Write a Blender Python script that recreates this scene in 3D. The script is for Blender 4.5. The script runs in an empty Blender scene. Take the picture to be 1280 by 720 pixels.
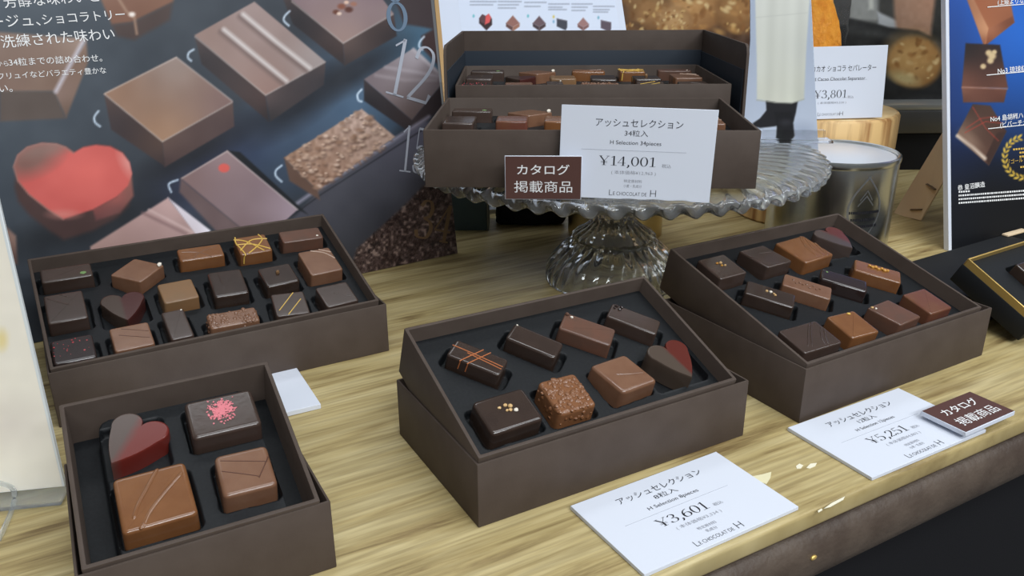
import bpy, bmesh, math, random
import numpy as np
from mathutils import Vector, Matrix, noise
R = math.radians
rnd = random.Random(7)
SC = bpy.context.scene
COL = SC.collection

# ------------------------------------------------------------------ camera, world, lights, exposure
F_PX, PITCH, ROLL, CAM_H = 1053.79, 0.3706, -0.0062, 0.2397
_fw = Vector((0, math.cos(PITCH), -math.sin(PITCH)))
_r = Vector((1, 0, 0)); _u = _r.cross(_fw)
_r2 = math.cos(ROLL)*_r + math.sin(ROLL)*_u
_u2 = -math.sin(ROLL)*_r + math.cos(ROLL)*_u
CAM_O = Vector((0, 0, CAM_H))
cd = bpy.data.cameras.new('camera'); cam = bpy.data.objects.new('camera', cd); COL.objects.link(cam)
cd.sensor_width = 36; cd.lens = F_PX/1280*36; cd.clip_start = .01; cd.clip_end = 50
M4 = Matrix((( _r2.x, _u2.x, -_fw.x, 0), (_r2.y, _u2.y, -_fw.y, 0), (_r2.z, _u2.z, -_fw.z, CAM_H), (0, 0, 0, 1)))
cam.matrix_world = M4
SC.camera = cam
SC.view_settings.view_transform = 'Standard'
SC.view_settings.look = 'None'
SC.view_settings.exposure = 0.0
SC.view_settings.gamma = 1.0
SC.view_settings.use_curve_mapping = False
W = bpy.data.worlds.new('shop_light'); SC.world = W; W.use_nodes = True
W.node_tree.nodes['Background'].inputs[0].default_value = (.90, .94, 1.0, 1)
W.node_tree.nodes['Background'].inputs[1].default_value = .15
def ceiling_lamp(x, y, z, sx, sy, power, rz=0, tilt=0, col=(.93, .97, 1)):
    l = bpy.data.lights.new('ceiling_light', 'AREA'); l.shape = 'RECTANGLE'; l.size = sx; l.size_y = sy
    l.energy = power; l.color = col
    o = bpy.data.objects.new('ceiling_light', l); COL.objects.link(o)
    o.location = (x, y, z); o.rotation_euler = (tilt, 0, rz)
ceiling_lamp(.42, .30, 1.62, 1.5, .34, 10.0, R(30))
ceiling_lamp(1.50, -.10, 1.65, 2.9, .50, 30.0, R(38.6))
ceiling_lamp(.90, -1.70, 1.62, 2.4, .40, 68.0, R(24), R(12))
ceiling_lamp(-.45, 1.15, 1.75, 1.5, .30, 5.5, R(30))

# ------------------------------------------------------------------ helpers
def lin(c):
    c = c/255.0
    return c/12.92 if c <= .04045 else ((c+.055)/1.055)**2.4
def rgb(c): return (lin(c[0]), lin(c[1]), lin(c[2]), 1)
def project(P):                                  # world points (N,3) -> photo pixels
    P = np.asarray(P) - np.array(CAM_O); z = P @ np.array(_fw)
    return 640 + F_PX*(P @ np.array(_r2))/z, 360 - F_PX*(P @ np.array(_u2))/z
def ray(u, v): return _fw + _r2*((u-640)/F_PX) - _u2*((v-360)/F_PX)
def on_plane(u, v, P0, N):
    d = ray(u, v); return CAM_O + d*((P0-CAM_O).dot(N)/d.dot(N))
def at(u, v, z=0): return on_plane(u, v, Vector((0, 0, z)), Vector((0, 0, 1)))
def frame(O, yaw, tilt=0):
    """origin O, x along the yaw, y rises by tilt, z is the normal"""
    e = Vector((math.cos(yaw), math.sin(yaw), 0)); n = Vector((-math.sin(yaw), math.cos(yaw), 0)); Z = Vector((0, 0, 1))
    b = math.cos(tilt)*n + math.sin(tilt)*Z; c = -math.sin(tilt)*n + math.cos(tilt)*Z
    return Matrix(((e.x, b.x, c.x, O[0]), (e.y, b.y, c.y, O[1]), (e.z, b.z, c.z, O[2]), (0, 0, 0, 1)))
def T(x, y, z): return Matrix.Translation((x, y, z))
def RZ(a): return Matrix.Rotation(a, 4, 'Z')
def mat(name, c, rough=.5, spec=.5, bump=None, var=None, metal=0, coat=0, trans=0, ior=1.45, sheen=0):
    m = bpy.data.materials.new(name); m.use_nodes = True; nt = m.node_tree; p = nt.nodes['Principled BSDF']
    p.inputs['Base Color'].default_value = rgb(c); p.inputs['Roughness'].default_value = rough
    p.inputs['Specular IOR Level'].default_value = spec; p.inputs['Metallic'].default_value = metal
    p.inputs['Coat Weight'].default_value = coat; p.inputs['Transmission Weight'].default_value = trans; p.inputs['IOR'].default_value = ior
    p.inputs['Coat Roughness'].default_value = .12
    if sheen: p.inputs['Sheen Weight'].default_value = sheen
    tc = nt.nodes.new('ShaderNodeTexCoord')
    if var:                                      # (scale, colour 2, detail)
        n = nt.nodes.new('ShaderNodeTexNoise'); n.inputs['Scale'].default_value = var[0]; n.inputs['Detail'].default_value = 4
        nt.links.new(tc.outputs['Object'], n.inputs['Vector'])
        r = nt.nodes.new('ShaderNodeValToRGB'); r.color_ramp.elements[0].position = .35; r.color_ramp.elements[1].position = .68
        r.color_ramp.elements[0].color = rgb(c); r.color_ramp.elements[1].color = rgb(var[1])
        nt.links.new(n.outputs['Fac'], r.inputs['Fac']); nt.links.new(r.outputs['Color'], p.inputs['Base Color'])
    if bump:                                     # (scale, strength, distance)
        n = nt.nodes.new('ShaderNodeTexNoise'); n.inputs['Scale'].default_value = bump[0]; n.inputs['Detail'].default_value = 3
        nt.links.new(tc.outputs['Object'], n.inputs['Vector'])
        b = nt.nodes.new('ShaderNodeBump'); b.inputs['Strength'].default_value = bump[1]; b.inputs['Distance'].default_value = bump[2]
        nt.links.new(n.outputs['Fac'], b.inputs['Height']); nt.links.new(b.outputs['Normal'], p.inputs['Normal'])
    return m
def print_mat(name, rough=.35, spec=.5):
    m = bpy.data.materials.new(name); m.use_nodes = True; nt = m.node_tree; p = nt.nodes['Principled BSDF']
    a = nt.nodes.new('ShaderNodeVertexColor'); a.layer_name = 'ink'
    nt.links.new(a.outputs['Color'], p.inputs['Base Color']); p.inputs['Roughness'].default_value = rough
    p.inputs['Specular IOR Level'].default_value = spec
    return m
def ob(name, bm, m, parent=None, mw=None, smooth=True, ang=38):
    if isinstance(bm, bmesh.types.BMesh):
        me = bpy.data.meshes.new(name); bm.to_mesh(me); bm.free()
    else: me = bm
    for x in (m if isinstance(m, (list, tuple)) else [m]): me.materials.append(x)
    if smooth:
        for p in me.polygons: p.use_smooth = True
        me.set_sharp_from_angle(angle=R(ang))
    o = bpy.data.objects.new(name, me); COL.objects.link(o)
    if parent is not None:
        o.parent = parent
        if mw is not None: o.matrix_local = mw
    elif mw is not None: o.matrix_world = mw
    return o
def empty(name, mw):
    o = bpy.data.objects.new(name, None); COL.objects.link(o); o.matrix_world = mw; o.empty_display_size = .01; return o
def tag(o, label, cat, group=None, kind=None):
    o['label'] = label; o['category'] = cat
    if group: o['group'] = group
    if kind: o['kind'] = kind
    return o
def copy_thing(o, mw, label, group):
    c = o.copy(); COL.objects.link(c); c.matrix_world = mw; c['label'] = label; c['group'] = group
    for ch in list(o.children):
        k = ch.copy(); COL.objects.link(k); k.parent = c
    return c
# ---- mesh pieces
def add_box(bm, x0, x1, y0, y1, z0, z1, bev=0, seg=2, mi=0):
    r = bmesh.ops.create_cube(bm, size=1); vs = r['verts']
    for v in vs:
        v.co = Vector((x0 if v.co.x < 0 else x1, y0 if v.co.y < 0 else y1, z0 if v.co.z < 0 else z1))
    fs = {f for v in vs for f in v.link_faces}
    for f in fs: f.material_index = mi
    if bev:
        es = list({e for v in vs for e in v.link_edges})
        bmesh.ops.bevel(bm, geom=es, offset=bev, segments=seg, affect='EDGES', profile=.5)
def open_box(w, d, h, t=.002, bev=.0005, front=True, dz=None):
    """hollow box without a top; x 0..w, y 0..d, z 0..h"""
    bm = bmesh.new()
    o = [(0, 0), (w, 0), (w, d), (0, d)]; i = [(t, t), (w-t, t), (w-t, d-t), (t, d-t)]
    ob_ = [bm.verts.new((x, y, 0)) for x, y in o]; ot = [bm.verts.new((x, y, h)) for x, y in o]
    it = [bm.verts.new((x, y, h)) for x, y in i]; ib = [bm.verts.new((x, y, t)) for x, y in i]
    bm.faces.new(ob_[::-1]); bm.faces.new(ib)
    for k in range(4):
        j = (k+1) % 4
        bm.faces.new((ob_[k], ob_[j], ot[j], ot[k])); bm.faces.new((ot[k], ot[j], it[j], it[k])); bm.faces.new((it[k], it[j], ib[j], ib[k]))
    bm.normal_update()
    if bev:
        es = [e for e in bm.edges if not all(v.co.z == t for v in e.verts)]
        bmesh.ops.bevel(bm, geom=es, offset=bev, segments=2, affect='EDGES', profile=.5)
    return bm
def add_tube(bm, pts, r, n=8, flat=1.0, mi=0, taper=False):
    """tube along a polyline, squashed in z by flat"""
    P = [Vector(p) for p in pts]; rings = []
    for k, p in enumerate(P):
        t = (P[min(k+1, len(P)-1)]-P[max(k-1, 0)]).normalized()
        up = Vector((0, 0, 1)) if abs(t.z) < .9 else Vector((0, 1, 0))
        s = t.cross(up).normalized(); q = s.cross(t)
        rr = r*(.35 if taper and k in (0, len(P)-1) else 1)
        rings.append([bm.verts.new(p+s*math.cos(a)*rr+q*math.sin(a)*rr*flat) for a in [2*math.pi*i/n for i in range(n)]])
    for a, b in zip(rings, rings[1:]):
        for i in range(n):
            f = bm.faces.new((a[i], a[(i+1) % n], b[(i+1) % n], b[i])); f.material_index = mi
    f = bm.faces.new(rings[0][::-1]); f.material_index = mi; f = bm.faces.new(rings[-1]); f.material_index = mi
def smooth_line(pts, n=6):
    P = [Vector(p) for p in pts]; out = []
    for k in range(len(P)-1):
        a, b, c, d = P[max(k-1, 0)], P[k], P[k+1], P[min(k+2, len(P)-1)]
        for i in range(n):
            t = i/n
            out.append(.5*((2*b)+(c-a)*t+(2*a-5*b+4*c-d)*t*t+(3*b-a-3*c+d)*t**3))
    return out+[P[-1]]
def add_blob(bm, c, r, sub=1, jit=.25, sq=(1, 1, 1), mi=0):
    q = bmesh.ops.create_icosphere(bm, subdivisions=sub, radius=r)
    for v in q['verts']:
        k = 1+rnd.uniform(-jit, jit)
        v.co = Vector((v.co.x*k*sq[0]+c[0], v.co.y*k*sq[1]+c[1], v.co.z*k*sq[2]+c[2]))
    for f in {f for v in q['verts'] for f in v.link_faces}: f.material_index = mi
def add_lathe(bm, prof, n=64, mod=None, cx=0, cy=0, mi=0, caps=True):
    rings = []
    for r, z in prof:
        ring = []
        for i in range(n):
            a = 2*math.pi*i/n; rr = r*(1+(mod(a, r, z) if mod else 0))
            ring.append(bm.verts.new((cx+rr*math.cos(a), cy+rr*math.sin(a), z)))
        rings.append(ring)
    for a, b in zip(rings, rings[1:]):
        for i in range(n):
            f = bm.faces.new((a[i], a[(i+1) % n], b[(i+1) % n], b[i])); f.material_index = mi
    if caps:
        bm.faces.new(rings[0][::-1]); bm.faces.new(rings[-1])
    return rings
def add_prism(bm, poly, z0, z1, mi=0):
    a = [bm.verts.new((x, y, z0)) for x, y in poly]; b = [bm.verts.new((x, y, z1)) for x, y in poly]
    n = len(poly)
    bm.faces.new(a[::-1]).material_index = mi; bm.faces.new(b).material_index = mi
    for i in range(n): bm.faces.new((a[i], a[(i+1) % n], b[(i+1) % n], b[i])).material_index = mi
# ---- lettering
def font_geo(s, off=0.0):
    cu = bpy.data.curves.new('lettering', 'FONT'); cu.body = s; cu.size = 1; cu.resolution_u = 3; cu.offset = off
    o = bpy.data.objects.new('lettering', cu); COL.objects.link(o)
    bpy.context.view_layer.update()
    me = bpy.data.meshes.new_from_object(o.evaluated_get(bpy.context.evaluated_depsgraph_get()))
    vs = [(v.co.x, v.co.y) for v in me.vertices]; fs = [tuple(p.vertices) for p in me.polygons]
    bpy.data.objects.remove(o); bpy.data.curves.remove(cu); bpy.data.meshes.remove(me)
    return vs, fs
def pen(vs, fs, pts, thick, thin, closed=False, n=7, straight=False):
    P = [Vector((x, y, 0)) for x, y in pts]
    L = P if straight else smooth_line(P, n)
    b = len(vs); m = len(L)
    for k in range(m):
        t = (L[min(k+1, m-1)]-L[max(k-1, 0)]).normalized()
        w = (thin+(thick-thin)*abs(t.y)**1.6)/2; s = Vector((-t.y, t.x, 0))
        vs.append((L[k].x+s.x*w, L[k].y+s.y*w)); vs.append((L[k].x-s.x*w, L[k].y-s.y*w))
    for k in range(m-1): fs.append((b+2*k, b+2*k+1, b+2*k+3, b+2*k+2))
def ell(vs, fs, cx, cy, a, bb, thick, thin):
    b = len(vs); N = 32
    for k in range(N+1):
        t = 2*math.pi*k/N; c, s = math.cos(t), math.sin(t)
        vs.append((cx+a*c, cy+bb*s)); vs.append((cx+(a-thick)*c, cy+(bb-thin)*s))
    for k in range(N): fs.append((b+2*k, b+2*k+1, b+2*k+3, b+2*k+2))
def digits_geo(s, th=.095, tn=.03):
    """price numerals with thick stems, hairlines and serifs"""
    vs, fs = [], []; x = 0
    for ch in s:
        v, f = [], []; w = .6
        S = dict(straight=True)
        if ch == '0': ell(v, f, .28, .5, .26, .5, th, tn)
        elif ch == '8': ell(v, f, .28, .76, .2, .24, th*.8, tn); ell(v, f, .28, .27, .26, .27, th, tn)
        elif ch == '1':
            pen(v, f, [(.26, .0), (.26, 1)], th, tn, **S); pen(v, f, [(.08, .84), (.26, .98)], th*.5, tn, **S); pen(v, f, [(.06, .015), (.46, .015)], th, tn, **S); w = .5
        elif ch == '2':
            pen(v, f, [(.08, .74), (.13, .92), (.28, .985), (.44, .9), (.46, .7), (.36, .46), (.16, .18), (.05, .03)], th, tn); pen(v, f, [(.04, .03), (.48, .03), (.53, .18)], th, tn*1.8, **S)
        elif ch == '3':
            pen(v, f, [(.07, .82), (.18, .97), (.34, .97), (.43, .8), (.37, .6), (.2, .53)], th, tn); pen(v, f, [(.2, .53), (.42, .45), (.49, .26), (.4, .06), (.24, .015), (.09, .05), (.03, .2)], th, tn)
        elif ch == '4':
            pen(v, f, [(.38, 0), (.38, .98)], th, tn, **S); pen(v, f, [(.37, .98), (.02, .29)], tn, tn, **S); pen(v, f, [(.02, .29), (.54, .29)], th, tn, **S); pen(v, f, [(.24, .015), (.52, .015)], th, tn, **S)
        elif ch == '5':
            pen(v, f, [(.13, .965), (.46, .965)], th, tn*1.8, **S); pen(v, f, [(.13, .97), (.1, .53)], tn, tn, **S); pen(v, f, [(.1, .53), (.26, .6), (.43, .52), (.49, .31), (.41, .08), (.24, .015), (.09, .04), (.03, .17)], th, tn)
        elif ch == '6':
            pen(v, f, [(.46, .95), (.28, .88), (.12, .66), (.06, .35), (.12, .08), (.28, .015), (.44, .09), (.5, .3), (.43, .5), (.29, .56), (.14, .47), (.07, .33)], th, tn)
        elif ch == ',':
            pen(v, f, [(.1, .1), (.15, .02), (.12, -.1), (.05, -.2)], th, th*.8); w = .28
        elif ch == '¥':
            pen(v, f, [(.06, .98), (.32, .46)], th, tn, **S); pen(v, f, [(.6, .98), (.32, .46)], tn, tn, **S); pen(v, f, [(.32, .5), (.32, .02)], th, tn, **S)
            for y, a, b in ((.985, -.02, .2), (.985, .48, .68), (.4, .1, .54), (.27, .1, .54), (.015, .18, .46)): pen(v, f, [(a, y), (b, y)], th, tn, **S)
            w = .72
        k = len(vs); vs += [(p+x, q) for p, q in v]; fs += [tuple(i+k for i in g) for g in f]; x += w
    return vs, fs
def put_text(bm, geo, cx, cy, width=None, height=None, rot=0, z=0.0001, mi=0, left=None):
    """lay lettering centred at (cx, cy) on the z = 0 face"""
    vs, fs = geo
    if not vs: return
    xs = [p[0] for p in vs]; ys = [p[1] for p in vs]
    x0, x1, y0, y1 = min(xs), max(xs), min(ys), max(ys)
    s = width/(x1-x0) if width else height/(y1-y0)
    sy = height/(y1-y0) if (height and width) else s
    ca, sa = math.cos(rot), math.sin(rot); V = []
    for x, y in vs:
        a, b = (x-(x0+x1)/2)*s, (y-(y0+y1)/2)*sy
        V.append(bm.verts.new((cx+a*ca-b*sa, cy+a*sa+b*ca, z)))
    for f in fs:
        try:
            q = bm.faces.new([V[i] for i in f]); q.material_index = mi
            q.normal_update()
            if q.normal.z < 0: q.normal_flip()
        except ValueError: pass
# ---- printed sheets: a fine grid whose points carry ink colours
class Ink:
    def __init__(s, U, V, base):
        s.U, s.V = U, V; s.c = np.empty(U.shape+(3,)); s.c[:] = base
        s.n1 = None
    def mix(s, a, col, sl=None):
        c = s.c if sl is None else s.c[sl]
        c += (np.asarray(col)-c)*a[..., None]
    def grad(s, u0, v0, c0, u1, v1, c1):
        d2 = (u1-u0)**2+(v1-v0)**2; t = np.clip(((s.U-u0)*(u1-u0)+(s.V-v0)*(v1-v0))/d2, 0, 1)[..., None]
        return np.asarray(c0)*(1-t)+np.asarray(c1)*t
    def sdf(s, P):
        d = np.full(s.U.shape, 1e9); ins = np.zeros(s.U.shape, bool); n = len(P)
        for i in range(n):
            ax, ay = P[i]; bx, by = P[(i+1) % n]; ex, ey = bx-ax, by-ay
            wx, wy = s.U-ax, s.V-ay; t = np.clip((wx*ex+wy*ey)/(ex*ex+ey*ey+1e-9), 0, 1)
            d = np.minimum(d, (wx-ex*t)**2+(wy-ey*t)**2)
            c = ((ay > s.V) != (by > s.V)) & (s.U < (bx-ax)*(s.V-ay)/((by-ay) if by != ay else 1e-9)+ax); ins ^= c
        return np.where(ins, -np.sqrt(d), np.sqrt(d))
    def poly(s, P, col, soft=1.0, a=1.0):
        """col: one colour, or one per corner (inverse-distance blend)"""
        A = np.clip(.5-s.sdf(P)/(2*soft), 0, 1)*a
        if np.ndim(col[0]) == 0: s.mix(A, col); return
        w = [1/((s.U-x)**2+(s.V-y)**2+60) for x, y in P]; W_ = sum(w)
        c = sum(wi[..., None]*np.asarray(ci) for wi, ci in zip(w, col))/W_[..., None]
        s.c += (c-s.c)*A[..., None]
    def line(s, P, wd, col, soft=.8, a=1.0):
        d = np.full(s.U.shape, 1e9)
        for (ax, ay), (bx, by) in zip(P, P[1:]):
            ex, ey = bx-ax, by-ay; wx, wy = s.U-ax, s.V-ay; t = np.clip((wx*ex+wy*ey)/(ex*ex+ey*ey+1e-9), 0, 1)
            d = np.minimum(d, np.hypot(wx-ex*t, wy-ey*t))
        s.mix(np.clip(.5-(d-wd)/(2*soft), 0, 1)*a, col)
    def spot(s, u, v, ru, rv, col, soft=.25, a=1.0, rot=0):
        c, k = math.cos(rot), math.sin(rot); x = ((s.U-u)*c+(s.V-v)*k)/ru; y = (-(s.U-u)*k+(s.V-v)*c)/rv
        s.mix(np.clip((1+soft-np.hypot(x, y))/(2*soft), 0, 1)*a, col)
    def noise(s, scale, amt, mask=None, seed=1):
        rs = np.random.RandomState(seed); h, w = s.U.shape
        u = (s.U-s.U.min())/scale; v = (s.V-s.V.min())/scale
        g = rs.rand(int(v.max())+3, int(u.max())+3)
        i, j = v.astype(int), u.astype(int); fv, fu = v-i, u-j
        fv = fv*fv*(3-2*fv); fu = fu*fu*(3-2*fu)
        n = g[i, j]*(1-fv)*(1-fu)+g[i+1, j]*fv*(1-fu)+g[i, j+1]*(1-fv)*fu+g[i+1, j+1]*fv*fu-.5
        m = n*amt*2
        if mask is not None: m = m*mask
        s.c += m[..., None]
        return n
def sheet(name, mw, x0, x1, y0, y1, step, paint, m, parent=None, keep=None, local=None):
    """printed face in the z = 0 plane of mw; paint(ink) gets photo coordinates of every grid point"""
    nx = int((x1-x0)/step)+1; ny = int((y1-y0)/step)+1
    X, Y = np.meshgrid(np.linspace(x0, x1, nx), np.linspace(y0, y1, ny))
    A = np.array(mw); P = X[..., None]*A[:3, 0]+Y[..., None]*A[:3, 1]+A[:3, 3]
    U, V = project(P.reshape(-1, 3)); U = U.reshape(X.shape); V = V.reshape(X.shape)
    ink = Ink(U, V, (255, 255, 255)); paint(ink)
    c = np.clip(ink.c, 0, 255)/255.0; c = np.where(c <= .04045, c/12.92, ((c+.055)/1.055)**2.4)
    idx = np.arange(nx*ny).reshape(ny, nx)
    q = np.stack([idx[:-1, :-1], idx[:-1, 1:], idx[1:, 1:], idx[1:, :-1]], -1)
    if keep is not None:
        k = keep(ink); kk = k[:-1, :-1] & k[:-1, 1:] & k[1:, 1:] & k[1:, :-1]; q = q[kk]
    q = q.reshape(-1, 4)
    used, inv = np.unique(q, return_inverse=True); q = inv.reshape(-1, 4)
    co = np.stack([X.ravel(), Y.ravel(), np.zeros(nx*ny)], -1)[used]; cc = c.reshape(-1, 3)[used]
    me = bpy.data.meshes.new(name)
    me.vertices.add(len(co)); me.vertices.foreach_set('co', co.ravel().astype(np.float32))
    me.loops.add(q.size); me.loops.foreach_set('vertex_index', q.ravel().astype(np.int32))
    me.polygons.add(len(q)); me.polygons.foreach_set('loop_start', (np.arange(len(q))*4).astype(np.int32))
    me.update(calc_edges=True)
    at_ = me.color_attributes.new('ink', 'FLOAT_COLOR', 'POINT')
    at_.data.foreach_set('color', np.concatenate([cc, np.ones((len(cc), 1))], 1).ravel().astype(np.float32))
    me.materials.append(m)
    o = bpy.data.objects.new(name, me); COL.objects.link(o)
    if parent is not None:
        o.parent = parent; o.matrix_local = local if local is not None else Matrix()
    else: o.matrix_world = mw
    return o
def px_text(bm, mw, geo, u0, v0, u1, v1, hs=1.0, z=.0003, mi=0):
    """lay lettering on the plane of mw so that its baseline runs between two places on it"""
    O = mw.translation; N = mw.col[2].to_3d(); I = mw.inverted()
    a = I @ on_plane(u0, v0, O, N); b = I @ on_plane(u1, v1, O, N)
    vs, fs = geo; xs = [p[0] for p in vs]; x0, x1 = min(xs), max(xs)
    L = math.hypot(b.x-a.x, b.y-a.y); s = L/(x1-x0); rot = math.atan2(b.y-a.y, b.x-a.x); ca, sa = math.cos(rot), math.sin(rot)
    V = []
    for x, y in vs:
        p, q = (x-x0)*s, y*s*hs
        V.append(bm.verts.new((a.x+p*ca-q*sa, a.y+p*sa+q*ca, z)))
    for f in fs:
        try:
            g = bm.faces.new([V[i] for i in f]); g.material_index = mi; g.normal_update()
            if g.normal.z < 0: g.normal_flip()
        except ValueError: pass
# ------------------------------------------------------------------ materials
M_box = mat('brown_box_card', (80, 69, 62), .62, .3, bump=(900, .10, .0004), var=(60, (74, 63, 56)))
M_boxin = mat('brown_box_lining', (66, 53, 48), .7, .25)
M_lining = mat('slate_lining', (44, 52, 62), .6, .3)
M_insert = mat('black_flocked_insert', (14, 16, 19), .55, .4, bump=(1500, .12, .0003), var=(700, (22, 25, 28)))
M_dark = mat('dark_chocolate', (58, 45, 38), .16, .95, bump=(250, .06, .0006), var=(90, (51, 39, 33)))
M_dark2 = mat('cocoa_dark_chocolate', (64, 51, 44), .22, .8, bump=(300, .08, .0006), var=(110, (68, 53, 47)))
M_gloss = mat('glossy_dark_chocolate', (46, 35, 33), .12, 1.0, bump=(150, .03, .0006))
M_milk = mat('milk_chocolate', (122, 88, 67), .22, .75, bump=(250, .08, .0006), var=(90, (112, 78, 58)))
M_red_milk = mat('reddish_milk_chocolate', (94, 69, 57), .22, .6, bump=(250, .06, .0006), var=(90, (104, 71, 57)))
M_car = mat('caramel_chocolate', (124, 82, 50), .17, .85, bump=(200, .08, .0008), var=(80, (114, 73, 43)))
M_tan = mat('tan_chocolate', (120, 93, 66), .25, .55, bump=(250, .06, .0006), var=(50, (128, 94, 62)))
M_bump = mat('crunchy_chocolate', (126, 84, 55), .2, .65, bump=(400, .3, .001))
M_red_top = mat('red_brown_chocolate', (110, 73, 52), .2, .6, var=(45, (102, 58, 49)))
M_nut = mat('pale_nut', (214, 182, 132), .5, .4, var=(400, (190, 150, 96)))
M_gold_nut = mat('golden_nut', (206, 156, 72), .35, .5, var=(400, (178, 120, 46)))
M_leaf = mat('green_dot_ink', (116, 150, 92), .5)
M_red_ink = mat('red_ink', (188, 72, 78), .4)
M_pink = mat('pink_powder', (214, 128, 136), .8, .2)
M_white_bit = mat('white_topping', (226, 218, 204), .4)
M_orange = mat('orange_line', (176, 104, 62), .4)
M_gold_line = mat('yellow_gold_line', (214, 176, 84), .35)
M_dark_line = mat('dark_line', (84, 52, 38), .4)
M_pale_line = mat('pale_line', (176, 150, 132), .35)
M_gold = mat('gold_foil', (226, 190, 112), .35, .5, metal=.6)
M_white = mat('white_foamboard', (216, 221, 232), .55, .35)
M_ink = mat('black_ink', (38, 38, 44), .6, .2)
M_grey_ink = mat('grey_ink', (150, 152, 160), .6, .2)
M_line_ink = mat('hairline_ink', (176, 180, 190), .6, .2)
M_brown_card = mat('brown_card', (88, 60, 54), .5, .35)
M_white_ink = mat('white_ink', (240, 240, 240), .5)
M_black = mat('black_cloth', (22, 22, 25), .85, .2, bump=(900, .2, .0006))
M_blackbox = mat('black_paper', (26, 28, 31), .6, .3)
M_teal = mat('teal_paper', (74, 90, 92), .6, .3)
M_steel = mat('brushed_tin', (206, 208, 204), .22, .5, metal=1, bump=(40, .02, .002))
M_tin_lid = mat('tin_lid', (214, 218, 226), .35, .6, metal=.3)
M_brass = mat('brass_tin', (196, 178, 132), .3, .5, metal=1)
M_glass = mat('clear_glass', (246, 248, 248), .04, .6, trans=.93, ior=1.38)
M_glass2 = mat('cut_glass', (250, 252, 252), .02, .6, trans=.97, ior=1.45)
M_acrylic = mat('clear_acrylic', (240, 244, 246), .06, .6, trans=.88, ior=1.08)
M_film = mat('clear_film', (250, 250, 250), .08, .5, trans=1, ior=1.08)
M_cream = mat('cream_cardboard', (222, 198, 164), .7, .3)
M_print = print_mat('printed_ink', .38, .45)
M_print_matte = print_mat('printed_matte_ink', .6, .3)
def heart_mat(name, dark, red, axis=(1, 0), off=0.0, w=.0012):
    m = bpy.data.materials.new(name); m.use_nodes = True; nt = m.node_tree; p = nt.nodes['Principled BSDF']
    tc = nt.nodes.new('ShaderNodeTexCoord'); n = nt.nodes.new('ShaderNodeTexNoise'); n.inputs['Scale'].default_value = 220
    nt.links.new(tc.outputs['Object'], n.inputs['Vector'])
    d = nt.nodes.new('ShaderNodeVectorMath'); d.operation = 'DOT_PRODUCT'; d.inputs[1].default_value = (axis[0], axis[1], 0)
    nt.links.new(tc.outputs['Object'], d.inputs[0])
    a = nt.nodes.new('ShaderNodeMath'); a.operation = 'MULTIPLY_ADD'; a.inputs[1].default_value = .5/w; a.inputs[2].default_value = .5-off*.5/w
    nt.links.new(d.outputs['Value'], a.inputs[0])
    b = nt.nodes.new('ShaderNodeMath'); b.operation = 'MULTIPLY_ADD'; b.inputs[1].default_value = .5; b.inputs[2].default_value = -.25
    nt.links.new(n.outputs['Fac'], b.inputs[0])
    s = nt.nodes.new('ShaderNodeMath'); s.operation = 'ADD'; nt.links.new(a.outputs[0], s.inputs[0]); nt.links.new(b.outputs[0], s.inputs[1])
    r = nt.nodes.new('ShaderNodeValToRGB'); r.color_ramp.elements[0].color = rgb(dark); r.color_ramp.elements[1].color = rgb(red)
    nt.links.new(s.outputs[0], r.inputs['Fac']); nt.links.new(r.outputs['Color'], p.inputs['Base Color'])
    p.inputs['Roughness'].default_value = .24
    return m
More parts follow.
